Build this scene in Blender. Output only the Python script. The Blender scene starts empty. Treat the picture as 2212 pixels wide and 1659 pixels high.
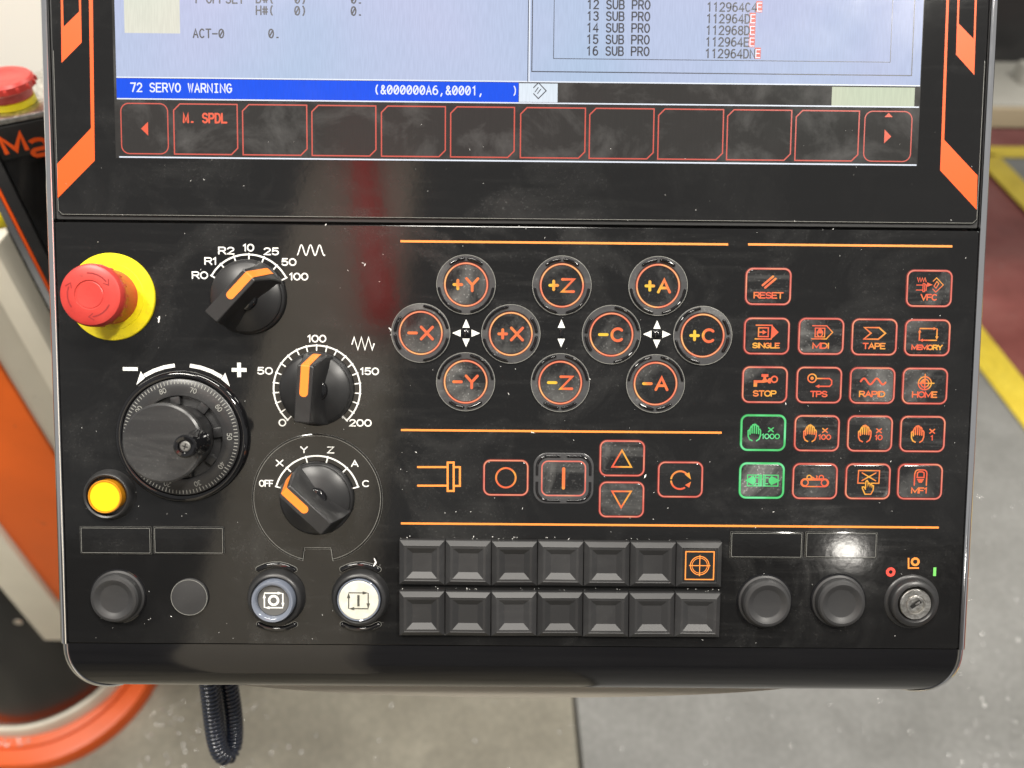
import bpy, bmesh, math, random
from mathutils import Matrix, Vector
R = math.radians
rnd = random.Random(7)
sc = bpy.context.scene
col = sc.collection

# ------------------------------------------------------------------ camera, world, lamps, exposure
TILT = 40.0                                   # the panel leans back by this much
CAM_H, CAM_D = 1.45, 0.361                    # lens height above floor, distance to the panel along the axis
FPX, CX, CY = 1661.0, 1106.0, 829.5           # focal length and centre on a 2212 x 1659 grid
def rot(axis, a): return Matrix.Rotation(R(a), 3, axis)
CAM_R = rot('X', -3.95) @ rot('Y', -0.3) @ rot('Z', 0.5)        # camera in panel axes (u right, v up, w out)
CAM_C = CAM_R @ Vector((0, 0, CAM_D))
PANEL_R = rot('X', 90 - TILT)
CAM_W = Vector((0, 0, CAM_H))
PANEL_O = CAM_W - PANEL_R @ CAM_C

cd = bpy.data.cameras.new('camera')
cam = bpy.data.objects.new('camera', cd); col.objects.link(cam)
cd.sensor_width = 36; cd.lens = FPX / 2212 * 36
cd.clip_start = 0.02; cd.clip_end = 60
cam.matrix_world = Matrix.Translation(CAM_W) @ (PANEL_R @ CAM_R).to_4x4()
cd.dof.use_dof = True; cd.dof.focus_distance = 0.372; cd.dof.aperture_fstop = 6.7
sc.camera = cam

w = bpy.data.worlds.new('World'); sc.world = w; w.use_nodes = True
bg = w.node_tree.nodes['Background']
bg.inputs[0].default_value = (0.98, 0.97, 0.95, 1); bg.inputs[1].default_value = 0.33

def lamp(name, loc, target, power, sx, sy, colr=(1, .95, .87)):
    l = bpy.data.lights.new(name, 'AREA'); l.shape = 'RECTANGLE'; l.size = sx; l.size_y = sy
    l.energy = power; l.color = colr
    o = bpy.data.objects.new(name, l); col.objects.link(o); o.location = loc
    o.rotation_euler = (Vector(target) - Vector(loc)).to_track_quat('-Z', 'Y').to_euler()
    return o
lamp('ceiling_lamp', (2.15, -3.97, 3.0), (0, .4, 1), 2.0, .13, .09)
lamp('ceiling_lamp', (1.50, -0.62, 4.0), (0.2, .4, 1), 88, .40, .3)
lamp('ceiling_lamp', (0.05, 0.35, 4.1), (0.1, .5, 1), 56, 1.2, .3)
lamp('ceiling_lamp', (-1.3, -0.25, 4.1), (-.6, .75, .9), 100, 1.2, .3)
lamp('ceiling_lamp', (2.4, 2.6, 4.1), (1.6, 1.8, 0), 55, 1.2, .3)

sc.view_settings.view_transform = 'Standard'; sc.view_settings.look = 'None'
sc.view_settings.exposure = 0.06; sc.view_settings.gamma = 1.0
sc.view_settings.use_curve_mapping = False
sc.cycles.use_denoising = True
sc.cycles.max_bounces = 8
sc.cycles.sample_clamp_indirect = 6

# ------------------------------------------------------------------ measuring helpers
def pp(x, y, wz=0.0):
    """panel coordinates in mm of a point measured on the photograph's 2212 grid, at height wz mm above the plate"""
    d = CAM_R @ Vector(((x - CX) / FPX, -(y - CY) / FPX, -1))
    t = (wz / 1000 - CAM_C.z) / d.z
    p = CAM_C + d * t
    return (p.x * 1000, p.y * 1000)
def wray(x, y): return PANEL_R @ CAM_R @ Vector(((x - CX) / FPX, -(y - CY) / FPX, -1))
def onz(x, y, z): d = wray(x, y); return CAM_W + d * ((z - CAM_W.z) / d.z)
def ony(x, y, Y): d = wray(x, y); return CAM_W + d * (Y / d.y)

# ------------------------------------------------------------------ materials
MATS = {}
def node(nt, t, **kw):
    n = nt.nodes.new(t)
    for k, v in kw.items(): setattr(n, k, v)
    return n
def mat(name, base=(.5, .5, .5), rough=.5, metal=0, coat=0, emit=None, es=1.0, ior=1.5, trans=0, spec=.5):
    if name in MATS: return MATS[name]
    m = bpy.data.materials.new(name); m.use_nodes = True
    b = m.node_tree.nodes['Principled BSDF']
    b.inputs['Base Color'].default_value = (*base, 1)
    b.inputs['Roughness'].default_value = rough
    b.inputs['Metallic'].default_value = metal
    b.inputs['Coat Weight'].default_value = coat
    b.inputs['Coat Roughness'].default_value = .05
    b.inputs['IOR'].default_value = ior
    b.inputs['Transmission Weight'].default_value = trans
    b.inputs['Specular IOR Level'].default_value = spec
    if emit:
        b.inputs['Emission Color'].default_value = (*emit, 1)
        b.inputs['Emission Strength'].default_value = es
    MATS[name] = m
    return m
def bsdf(m): return m.node_tree.nodes['Principled BSDF']
def noise(m, scale, detail=4, rough=.6, dist=0, stretch=None, obj=True):
    nt = m.node_tree
    tc = node(nt, 'ShaderNodeTexCoord'); oi = node(nt, 'ShaderNodeObjectInfo')
    ad = node(nt, 'ShaderNodeVectorMath', operation='ADD'); nt.links.new(tc.outputs['Object'], ad.inputs[0]); nt.links.new(oi.outputs['Random'], ad.inputs[1])
    out = ad.outputs[0]
    if stretch:
        mp = node(nt, 'ShaderNodeMapping'); mp.inputs['Scale'].default_value = stretch[:3]
        if len(stretch) > 3: mp.inputs['Rotation'].default_value = (0, 0, R(stretch[3]))
        nt.links.new(out, mp.inputs['Vector']); out = mp.outputs['Vector']
    n = node(nt, 'ShaderNodeTexNoise'); n.inputs['Scale'].default_value = scale
    n.inputs['Detail'].default_value = detail; n.inputs['Roughness'].default_value = rough
    n.inputs['Distortion'].default_value = dist
    nt.links.new(out, n.inputs['Vector'])
    return n.outputs['Fac']
def ramp(m, fac, stops):
    nt = m.node_tree; r = node(nt, 'ShaderNodeValToRGB'); e = r.color_ramp.elements
    while len(e) < len(stops): e.new(.5)
    for el, (p, c) in zip(e, stops):
        el.position = p; el.color = (*c, 1) if len(c) == 3 else c
    nt.links.new(fac, r.inputs[0]); return r.outputs[0]
def g3(v): return (v, v, v)
def mix(m, fac, a, b, mode='MIX'):
    nt = m.node_tree; n = node(nt, 'ShaderNodeMix', data_type='RGBA', blend_type=mode)
    for s, v in ((n.inputs[0], fac), (n.inputs[6], a), (n.inputs[7], b)):
        if isinstance(v, (int, float)): s.default_value = v
        elif isinstance(v, tuple): s.default_value = (*v, 1)
        else: nt.links.new(v, s)
    return n.outputs[2]
def mul(m, a, b, op='MULTIPLY'):
    nt = m.node_tree; n = node(nt, 'ShaderNodeMath', operation=op)
    for s, v in ((n.inputs[0], a), (n.inputs[1], b)):
        if isinstance(v, (int, float)): s.default_value = v
        else: nt.links.new(v, s)
    return n.outputs[0]
def link(m, o, name): m.node_tree.links.new(o, bsdf(m).inputs[name])
def bump(m, fac, strength, dist=.001):
    nt = m.node_tree; b = node(nt, 'ShaderNodeBump'); b.inputs['Strength'].default_value = strength
    b.inputs['Distance'].default_value = dist
    nt.links.new(fac, b.inputs['Height']); nt.links.new(b.outputs[0], bsdf(m).inputs['Normal'])

def dirty_black(name, base, dust, r0, r1, amount=1.0, coatw=0):
    """black plastic with wiped smears, finger grease and dust"""
    m = mat(name, (base,) * 3, r0, coat=coatw)
    sm = ramp(m, noise(m, 22, 6, .62, .6), [(.50, g3(0)), (.78, g3(1))])            # cloudy grease
    st = ramp(m, noise(m, 30, 5, .6, .4, (.55, 6.0, 1, 24)), [(.52, g3(0)), (.8, g3(1))])     # wipe streaks
    fi = ramp(m, noise(m, 900, 2, .5), [(.60, g3(0)), (.74, g3(1))])                # dust grain
    big = ramp(m, noise(m, 7, 3, .5), [(.38, g3(.15)), (.66, g3(1))])
    a = mul(m, mul(m, sm, .75), mul(m, st, .26), 'ADD')
    a = mul(m, a, big)
    f = mul(m, a, mul(m, mul(m, fi, .8), .45, 'ADD'))
    f = mul(m, f, amount)
    f2 = mul(m, f, mul(m, mul(m, fi, big), .06 * amount), 'ADD')
    link(m, mix(m, f2, (base, base, base * 1.04), (dust, dust, dust * .97)), 'Base Color')
    rr = mul(m, mul(m, a, (r1 - r0)), r0, 'ADD')
    link(m, rr, 'Roughness')
    bump(m, noise(m, 260, 3, .5), .03, .0004)
    return m
dirty_black('plate_black', .007, .17, .075, .36, .62)
dirty_black('glass_black', .008, .15, .07, .33, .45)
dirty_black('key_film', .012, .34, .12, .5, 2.2)
dirty_black('guard_black', .050, .34, .28, .5, 2.0)
dirty_black('knob_black', .017, .11, .36, .5, .7)
dirty_black('dial_black', .026, .22, .32, .5, 1.2)
dirty_black('key_grey', .027, .16, .40, .6, .75)
dirty_black('plug_grey', .027, .10, .45, .6, .5)
dirty_black('matt_black', .02, .1, .35, .6, .5)
m = MATS['key_grey']; _nt = m.node_tree; _oi = node(_nt, 'ShaderNodeObjectInfo')
_src = bsdf(m).inputs['Base Color'].links[0].from_socket
link(m, mix(m, 1.0, _src, ramp(m, _oi.outputs['Random'], [(0, g3(.72)), (1, g3(1.12))]), 'MULTIPLY'), 'Base Color')
mat('gloss_black', (.006, .006, .007), .07, coat=.3)
mat('edge_highlight', (.24, .24, .22), .4)  # pale grey lines painted in for the highlights along edges and rims
mat('deep_black', (.006, .006, .006), .5)
m = mat('chrome', (.86, .86, .88), .10, 1.0); link(m, ramp(m, noise(m, 60, 4), [(.3, g3(.03)), (.8, g3(.14))]), 'Roughness')
m = mat('key_metal', (.75, .73, .68), .3, 1.0); bump(m, noise(m, 900, 4), .5, .0004)
link(m, ramp(m, noise(m, 300, 4), [(.35, (.45, .43, .4)), (.65, (.85, .84, .8))]), 'Base Color')
m = mat('screw_grey', (.22, .22, .21), .5, .6)
mat('white_print', (.82, .82, .78), .5)
mat('orange_print', (.82, .26, .045), .5)
mat('stripe_orange', (.74, .088, .009), .42, spec=.3)
mat('red_print', (.75, .07, .05), .5)
mat('green_print', (.16, .55, .12), .5)
m = mat('stop_red', (.62, .035, .03), .38); link(m, mix(m, ramp(m, noise(m, 160, 6, .7), [(.60, g3(0)), (.72, g3(.55))]), ramp(m, noise(m, 90, 5), [(.3, (.44, .034, .028)), (.7, (.55, .052, .040))]), (.20, .025, .02)), 'Base Color')
mat('stop_red_dark', (.25, .012, .012), .5)
m = mat('stop_yellow', (.86, .72, .01), .45)
link(m, mix(m, ramp(m, noise(m, 140, 5, .65), [(.50, g3(0)), (.72, g3(.6))]), (.84, .70, .008), (.40, .32, .02)), 'Base Color')
mat('pointer_orange', (.88, .23, .025), .45)
mat('lens_rim', (.15, .17, .215), .06, coat=.7)
mat('insert_grey', (.10, .10, .10), .25)
m = mat('white_cap', (.80, .80, .70), .3); link(m, ramp(m, noise(m, 200, 4), [(.35, (.54, .53, .45)), (.65, (.64, .63, .56))]), 'Base Color')
mat('print_black', (.06, .06, .05), .5)
mat('amber_rim', (.55, .22, .01), .15, coat=.4)
mat('yellow_lamp', (.45, .28, .005), .45, emit=(1, .60, .012), es=.78, spec=.25)
mat('bezel_seam', (.03, .03, .03), .3)
mat('beige_plastic', (.42, .39, .33), .4)
def glow(name, hot, mid, low, s, axis=False):
    m = mat(name, (.03, .02, .02), .35, emit=mid, es=s); nt = m.node_tree
    tc = node(nt, 'ShaderNodeTexCoord'); oi = node(nt, 'ShaderNodeObjectInfo')
    ad = node(nt, 'ShaderNodeVectorMath', operation='ADD'); nt.links.new(tc.outputs['Object'], ad.inputs[0]); nt.links.new(oi.outputs['Random'], ad.inputs[1])
    n = node(nt, 'ShaderNodeTexNoise'); n.inputs['Scale'].default_value = 105; n.inputs['Detail'].default_value = 1
    nt.links.new(ad.outputs[0], n.inputs['Vector']); f = n.outputs['Fac']
    if axis:                                   # the lamp sits behind the sign, left of the letter
        sp = node(nt, 'ShaderNodeSeparateXYZ'); nt.links.new(tc.outputs['Object'], sp.inputs[0])
        f = mul(m, mul(m, f, .75), mul(m, mul(m, sp.outputs['X'], -30), .10, 'ADD'), 'ADD')
    link(m, ramp(m, f, [(.36, low), (.50, mid), (.66, hot)]), 'Emission Color'); return m
glow('glow_orange', (1.0, .45, .03), (1.0, .18, .035), (.95, .10, .03), 1.0)
glow('glow_axis', (1.0, .62, .02), (1.0, .22, .03), (.98, .14, .03), 1.0, True)
glow('glow_border', (1.0, .32, .17), (.95, .22, .15), (.85, .15, .10), .9)
glow('glow_ring', (1.0, .50, .16), (1.0, .30, .13), (.98, .22, .10), 1.0)
glow('glow_green', (.16, .90, .36), (.06, .75, .20), (.04, .62, .15), .9)
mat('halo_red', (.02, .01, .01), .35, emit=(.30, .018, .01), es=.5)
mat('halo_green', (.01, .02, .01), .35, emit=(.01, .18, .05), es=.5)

def screen_mat(name, c, s=1.0, grain=.035):
    m = mat(name, (.01, .01, .01), .16, emit=c, es=s, spec=.16)
    nt = m.node_tree
    n1 = noise(m, 9, 2, .5)
    n2 = noise(m, 1900, 0, .5, 0, (1, .08, 1))
    f = ramp(m, n1, [(.3, (c[0] * .90, c[1] * 1.0, c[2] * .98)), (.7, (c[0] * 1.10, c[1] * 1.02, c[2] * 1.03))])
    g = ramp(m, n2, [(.3, g3(1 - grain)), (.7, g3(1 + grain))])
    link(m, mix(m, 1.0, f, g, 'MULTIPLY'), 'Emission Color')
    link(m, ramp(m, noise(m, 25, 5), [(.4, g3(.10)), (.75, g3(.26))]), 'Roughness')
    return m
screen_mat('screen_pale', (.53, .60, .82), .92)
screen_mat('screen_cream', (.78, .80, .68), .92)
screen_mat('screen_lemon', (.70, .74, .56), .9)
screen_mat('screen_white', (.80, .86, .95), .95)
screen_mat('screen_blue', (.0, .085, .86), 1.0)
screen_mat('screen_dark', (.030, .026, .024), 1.0)
m = MATS['screen_dark']; link(m, mix(m, ramp(m, noise(m, 34, 6, .65, .4), [(.48, g3(0)), (.8, g3(.5))]), (.012, .012, .012), (.12, .12, .12)), 'Base Color')
mat('screen_line', (.01, .01, .01), .3, emit=(.85, .9, 1.0), es=1)
mat('screen_ink', (.01, .01, .01), .3, emit=(.018, .02, .035), es=1)
mat('screen_textwhite', (.01, .01, .01), .3, emit=(.85, .9, 1.0), es=1)
mat('screen_red', (.01, .01, .01), .3, emit=(.80, .09, .055), es=.85)
mat('screen_redtext', (.01, .01, .01), .3, emit=(.95, .10, .03), es=.95)

# ------------------------------------------------------------------ mesh builder (millimetres)
class MB:
    def __init__(s): s.v = []; s.f = []; s.mi = []; s.z = 0
    def poly(s, pts, mi=0):
        b = len(s.v); s.v += [tuple(p) for p in pts]; s.f.append(tuple(range(b, b + len(pts)))); s.mi.append(mi)
    def flat(s, pts, z, mi=0):
        a = sum(pts[i][0] * pts[(i + 1) % len(pts)][1] - pts[(i + 1) % len(pts)][0] * pts[i][1] for i in range(len(pts)))
        if a < 0: pts = pts[::-1]
        s.poly([(x, y, z) for x, y in pts], mi)
    def strip(s, pts, wd, z, closed=False, mi=0, cap=True):
        """flat ribbon along pts with mitred corners and round ends"""
        q = [pts[0]]
        for p in pts[1:]:
            if math.hypot(p[0] - q[-1][0], p[1] - q[-1][1]) > 1e-5: q.append(p)
        if closed and math.hypot(q[0][0] - q[-1][0], q[0][1] - q[-1][1]) < 1e-5: q.pop()
        n = len(q)
        if n < 2: return
        h = wd / 2; L = []; Rr = []
        for i in range(n):
            pr = q[i - 1] if (i > 0 or closed) else None
            nx = q[(i + 1) % n] if (i < n - 1 or closed) else None
            def un(a, b):
                dx, dy = b[0] - a[0], b[1] - a[1]; l = math.hypot(dx, dy); return dx / l, dy / l
            if pr is None: d = un(q[i], nx); mx, my, k = -d[1], d[0], 1
            elif nx is None: d = un(pr, q[i]); mx, my, k = -d[1], d[0], 1
            else:
                d1, d2 = un(pr, q[i]), un(q[i], nx)
                nx_, ny_ = -(d1[1] + d2[1]), d1[0] + d2[0]; l = math.hypot(nx_, ny_)
                if l < 1e-4: mx, my, k = -d1[1], d1[0], 1
                else:
                    mx, my = nx_ / l, ny_ / l
                    c = mx * -d1[1] + my * d1[0]; k = min(1 / max(c, .2), 1.9)
            L.append((q[i][0] + mx * h * k, q[i][1] + my * h * k, z)); Rr.append((q[i][0] - mx * h * k, q[i][1] - my * h * k, z))
        b = len(s.v); s.v += L + Rr
        for i in range(n if closed else n - 1):
            j = (i + 1) % n; s.f.append((b + i, b + n + i, b + n + j, b + j)); s.mi.append(mi)
        if not closed and cap:
            for e, (p, o) in enumerate(((q[0], q[1]), (q[-1], q[-2]))):
                a = math.atan2(p[1] - o[1], p[0] - o[0])
                s.poly([(p[0] + h * math.cos(a + R(t)), p[1] + h * math.sin(a + R(t)), z) for t in range(-90, 91, 30)], mi)
    def strokes(s, st, wd, z, mi=0, f=lambda p: p, cap=True):
        for k in st:
            cl = isinstance(k, tuple) and k[0] == 'c'
            pts = [f(p) for p in (k[1] if cl else k)]
            s.z += .006
            s.strip(pts, wd, z + s.z % .06, cl, mi, cap)
    def lathe(s, prof, seg=48, cx=0, cy=0, mi=0, z0=0):
        b = len(s.v); rings = []
        for r, z in prof:
            if r < 1e-6: rings.append([len(s.v)]); s.v.append((cx, cy, z + z0))
            else:
                rings.append(list(range(len(s.v), len(s.v) + seg)))
                s.v += [(cx + r * math.cos(2 * math.pi * i / seg), cy + r * math.sin(2 * math.pi * i / seg), z + z0) for i in range(seg)]
        for A, B in zip(rings, rings[1:]):
            for i in range(seg):
                j = (i + 1) % seg
                if len(A) == 1: s.f.append((A[0], B[i], B[j]))
                elif len(B) == 1: s.f.append((A[i], A[j], B[0]))
                else: s.f.append((A[i], A[j], B[j], B[i]))
                s.mi.append(mi)
    def loft(s, rings, mi=0, cap0=True, cap1=True):
        b = len(s.v); n = len(rings[0])
        for r in rings: s.v += [tuple(p) for p in r]
        for k in range(len(rings) - 1):
            for i in range(n):
                j = (i + 1) % n
                s.f.append((b + k * n + i, b + k * n + j, b + (k + 1) * n + j, b + (k + 1) * n + i)); s.mi.append(mi)
        if cap0: s.f.append(tuple(b + i for i in range(n - 1, -1, -1))); s.mi.append(mi)
        if cap1: s.f.append(tuple(b + (len(rings) - 1) * n + i for i in range(n))); s.mi.append(mi)
    def prism(s, pts, z0, z1, bev=.3, mi=0):
        a = sum(pts[i][0] * pts[(i + 1) % len(pts)][1] - pts[(i + 1) % len(pts)][0] * pts[i][1] for i in range(len(pts)))
        if a < 0: pts = pts[::-1]
        n = len(pts); ins = []
        for i in range(n):
            p, c, q = pts[i - 1], pts[i], pts[(i + 1) % n]
            d1 = Vector((c[0] - p[0], c[1] - p[1])).normalized(); d2 = Vector((q[0] - c[0], q[1] - c[1])).normalized()
            m_ = Vector((-(d1.y + d2.y), d1.x + d2.x)); m_ = m_.normalized() if m_.length > 1e-5 else Vector((-d1.y, d1.x))
            k = 1 / max(.35, m_.dot(Vector((-d1.y, d1.x)))); ins.append((c[0] + m_.x * bev * k, c[1] + m_.y * bev * k))
        mid = [((x[0] * .7 + y[0] * .3), (x[1] * .7 + y[1] * .3)) for x, y in zip(pts, ins)]
        s.loft([[(x, y, z0) for x, y in pts], [(x, y, z1 - bev) for x, y in pts], [(x, y, z1 - bev * .3) for x, y in mid], [(x, y, z1) for x, y in ins]], mi)
    def box(s, x0, x1, y0, y1, z0, z1, bev=.0, mi=0):
        s.prism([(x0, y0), (x1, y0), (x1, y1), (x0, y1)], z0, z1, max(bev, .001), mi)
    def tube(s, path, r, seg=8, mi=0):
        """round tube along 3d points, r may be a list"""
        P = [Vector(p) for p in path]; n = len(P); up = Vector((0, 0, 1)); rings = []
        for i in range(n):
            t = (P[min(i + 1, n - 1)] - P[max(i - 1, 0)]).normalized()
            if i == 0: a = t.orthogonal().normalized()
            else: a = (a - t * a.dot(t)).normalized()
            bb = t.cross(a); rr = r[i] if isinstance(r, list) else r
            rings.append([P[i] + (a * math.cos(2 * math.pi * k / seg) + bb * math.sin(2 * math.pi * k / seg)) * rr for k in range(seg)])
        s.loft(rings, mi)
    def build(s, name, mats, parent=None, loc=(0, 0, 0), rz=0, smooth=True, scale=.001, label=None, ang=32):
        me = bpy.data.meshes.new(name)
        me.from_pydata([(x * scale, y * scale, z * scale) for x, y, z in s.v], [], s.f)
        for mm in ([mats] if isinstance(mats, str) else mats): me.materials.append(MATS[mm])
        me.polygons.foreach_set('material_index', s.mi)
        me.update()
        if smooth:
            me.shade_smooth(); me.set_sharp_from_angle(angle=R(ang))
        o = bpy.data.objects.new(name, me); col.objects.link(o)
        o.location = tuple(c * scale for c in loc); o.rotation_euler = (0, 0, rz)
        if parent: o.parent = parent
        if label: o['label'] = label
        return o
def tag(o, label, cat=None, group=None, kind=None):
    o['label'] = label
    if cat: o['category'] = cat
    if group: o['group'] = group
    if kind: o['kind'] = kind
    return o
def arc(cx, cy, rx, ry, a0, a1, n=None):
    n = n or max(3, int(abs(a1 - a0) / 12))
    return [(cx + rx * math.cos(R(a0 + (a1 - a0) * i / n)), cy + ry * math.sin(R(a0 + (a1 - a0) * i / n))) for i in range(n + 1)]
def rrect(wd, ht, r, n=5, cx=0, cy=0):
    x, y = wd / 2 - r, ht / 2 - r
    return arc(cx + x, cy - y, r, r, -90, 0, n) + arc(cx + x, cy + y, r, r, 0, 90, n) + arc(cx - x, cy + y, r, r, 90, 180, n) + arc(cx - x, cy - y, r, r, 180, 270, n)
def sector(r0, r1, a0, a1):
    """annular sector with rounded ends"""
    rm, h = (r0 + r1) / 2, (r1 - r0) / 2
    o = arc(0, 0, r1, r1, a0, a1); i = arc(0, 0, r0, r0, a1, a0)
    def end(a, s):
        cx, cy = rm * math.cos(R(a)), rm * math.sin(R(a))
        return [(cx + h * math.cos(R(a + t * s)), cy + h * math.sin(R(a + t * s))) for t in (30, 60, 90, 120, 150)]
    return o + end(a1, 1) + i + [p for p in end(a0, -1)][::-1]

# ------------------------------------------------------------------ stroke lettering
A_ = arc
GL = {
 'A': (1.05, [[(0, 0), (.5, 1), (1, 0)], [(.2, .34), (.8, .34)]]),
 'B': (.95, [[(0, .52), (0, 1), (.62, 1)] + A_(.62, .76, .3, .24, 90, -90) + [(0, .52)], [(.62, .52)] + A_(.64, .26, .36, .26, 90, -90) + [(0, 0), (0, .52)]]),
 'C': (1.0, [A_(.52, .5, .52, .5, 48, 312)]),
 'D': (1.0, [('c', [(0, 0), (0, 1), (.5, 1)] + A_(.5, .5, .5, .5, 90, -90) )]),
 'E': (.85, [[(1, 1), (0, 1), (0, 0), (1, 0)], [(0, .52), (.85, .52)]]),
 'F': (.82, [[(1, 1), (0, 1), (0, 0)], [(0, .5), (.85, .5)]]),
 'G': (1.0, [A_(.52, .5, .52, .5, 48, 330) + [(1, .48), (.58, .48)]]),
 'H': (1.0, [[(0, 0), (0, 1)], [(1, 0), (1, 1)], [(0, .5), (1, .5)]]),
 'I': (.12, [[(.5, 0), (.5, 1)]]),
 'L': (.8, [[(0, 1), (0, 0), (1, 0)]]),
 'M': (1.2, [[(0, 0), (0, 1), (.5, .15), (1, 1), (1, 0)]]),
 'N': (1.0, [[(0, 0), (0, 1), (1, 0), (1, 1)]]),
 'O': (1.1, [('c', A_(.5, .5, .52, .5, 0, 348, 29))]),
 'P': (.92, [[(0, 0), (0, 1), (.65, 1)] + A_(.65, .73, .35, .27, 90, -90) + [(0, .46)]]),
 'R': (.95, [[(0, 0), (0, 1), (.65, 1)] + A_(.65, .74, .33, .26, 90, -90) + [(0, .48)], [(.55, .48), (1, 0)]]),
 'S': (.95, [A_(.5, .75, .46, .25, 25, 270) + A_(.5, .25, .5, .25, 90, -155)]),
 'T': (.95, [[(0, 1), (1, 1)], [(.5, 1), (.5, 0)]]),
 'U': (1.0, [[(0, 1), (0, .4)] + A_(.5, .4, .5, .4, 180, 360) + [(1, .4), (1, 1)]]),
 'V': (1.05, [[(0, 1), (.5, 0), (1, 1)]]),
 'W': (1.3, [[(0, 1), (.25, 0), (.5, .9), (.75, 0), (1, 1)]]),
 'X': (1.0, [[(0, 0), (1, 1)], [(0, 1), (1, 0)]]),
 'Y': (1.0, [[(0, 1), (.5, .48), (1, 1)], [(.5, .48), (.5, 0)]]),
 'Z': (.95, [[(0, 1), (1, 1), (0, 0), (1, 0)]]),
 '0': (1.0, [('c', A_(.5, .5, .5, .5, 0, 348, 29))]),
 '1': (.4, [[(0, .8), (.7, 1), (.7, 0)]]),
 '2': (.9, [A_(.5, .72, .46, .28, 165, -30) + [(0, 0), (1, 0)]]),
 '3': (.9, [A_(.48, .75, .44, .25, 150, -80) + A_(.48, .26, .5, .26, 85, -150)]),
 '4': (.95, [[(.75, 0), (.75, 1), (0, .28), (1, .28)]]),
 '5': (.9, [[(.92, 1), (.15, 1), (.08, .55)] + A_(.48, .32, .5, .32, 130, -150)]),
 '6': (.95, [A_(.6, .45, .58, .55, 75, 180, 8) + A_(.5, .31, .48, .31, 180, 530, 24)]),
 '7': (.9, [[(0, 1), (1, 1), (.4, 0)]]),
 '8': (.95, [('c', A_(.5, .26, .5, .26, 0, 345, 23)), ('c', A_(.5, .76, .42, .24, 0, 345, 23))]),
 '9': (.95, [A_(.5, .69, .48, .31, 0, 350, 24) + A_(.4, .55, .58, .55, 5, -105, 8)]),
 '-': (.6, [[(0, .46), (1, .46)]]), '+': (.9, [[(0, .5), (1, .5)], [(.5, .08), (.5, .92)]]),
 '.': (.25, [[(.35, .03), (.6, .03)]]), ',': (.3, [[(.5, .1), (.3, -.2)]]),
 '(': (.4, [A_(.95, .5, .6, .62, 120, 240)]), ')': (.4, [A_(.05, .5, .6, .62, 60, -60)]),
 '#': (1.0, [[(.3, .05), (.3, .95)], [(.75, .05), (.75, .95)], [(0, .65), (1, .65)], [(0, .32), (1, .32)]]),
 '&': (1.0, [[(1, 0), (.2, .72)] + A_(.45, .8, .25, .2, 190, -20, 8) + [(.1, .38)] + A_(.4, .2, .36, .2, 150, 300, 8) + [(.95, .4)]]),
 'a': (.95, [A_(.48, .5, .46, .2, 150, 20) + [(.95, .5), (.95, 0)], [(.95, .36), (.3, .36)] + A_(.3, .18, .28, .18, 90, 270) + [(.95, 0)]]),
 'z': (.85, [[(0, .68), (1, .68), (0, 0), (1, 0)]]),
 'k': (.8, [[(0, 0), (0, 1)], [(1, .68), (0, .3)], [(.3, .42), (1, 0)]]),
}
SLASH = [[(.12, .12), (.88, .88)]]
def text_mono(mb, s, x, y, pitch, h, wd, z, mi=0):
    gw = pitch * .70
    for i, c in enumerate(s):
        if c == ' ': continue
        st = GL[c][1] + (SLASH if c == '0' else [])
        if c == 'I': st = [[(.5, 0), (.5, 1)], [(.2, 1), (.8, 1)], [(.2, 0), (.8, 0)]]
        if c == '1': st = [[(.2, .82), (.55, 1), (.55, 0)]]
        mb.strokes(st, wd, z, mi, lambda p: (x + i * pitch + p[0] * gw, y + p[1] * h))
def text_prop(mb, s, cx, cy, h, wd, z, aspect=1.0, gap=.28, mi=0, width=None, turn=None):
    """proportional lettering centred on cx, cy; width forces the overall width"""
    ws = [GL[c][0] * aspect * h if c != ' ' else .5 * h for c in s]
    tot = sum(ws) + gap * h * (len(s) - 1); k = (width / tot) if width else 1
    x = cx - tot * k / 2
    for c, cw in zip(s, ws):
        if c != ' ':
            def f(p, x=x, cw=cw):
                q = (x + p[0] * cw * k, cy - h / 2 + p[1] * h)
                return turn(q) if turn else q
            mb.strokes(GL[c][1], wd, z, mi, f)
        x += (cw + gap * h) * k

# ================================================================== the setting
def wmesh(): return MB()
def concrete(name, c0, c1, c2):
    m = mat(name, c1, .55)
    a = ramp(m, noise(m, 5, 6, .62, .3), [(.32, c0), (.5, c1), (.7, c2)])
    sp = ramp(m, noise(m, 90, 4, .7), [(.40, g3(.90)), (.62, g3(1.07))])
    link(m, mix(m, 1.0, a, sp, 'MULTIPLY'), 'Base Color')
    link(m, ramp(m, noise(m, 8, 4), [(.3, g3(.38)), (.7, g3(.62))]), 'Roughness')
    bump(m, noise(m, 60, 5), .15, .004); return m
concrete('concrete_warm', (.165, .152, .118), (.215, .20, .158), (.275, .257, .205))
concrete('concrete_grey', (.185, .185, .175), (.225, .225, .215), (.26, .26, .25))
concrete('joint_fill', (.08, .075, .065), (.12, .11, .095), (.16, .15, .13))
concrete('red_floor', (.17, .042, .034), (.22, .06, .05), (.26, .09, .075))
concrete('line_yellow', (.62, .46, .035), (.72, .55, .045), (.78, .62, .07))
f = MB(); f.box(-6, 6, -4.5, 6, -.30, -.02); floor = f.build('floor', 'joint_fill', scale=1); floor['kind'] = 'structure'
j0, j1 = onz(1240, 1500, 0), onz(1256, 1659, 0)
dj = (j1 - j0) / (j1.y - j0.y)
def jx(Y): return j0.x + dj.x * (Y - j0.y)
ys = [-4.5 + .12 * i for i in range(89)]; ys = [y for y in ys if y <= 6]
def edge(off): return [(jx(y) + off + rnd.uniform(-.0022, .0022), y) for y in ys]
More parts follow.
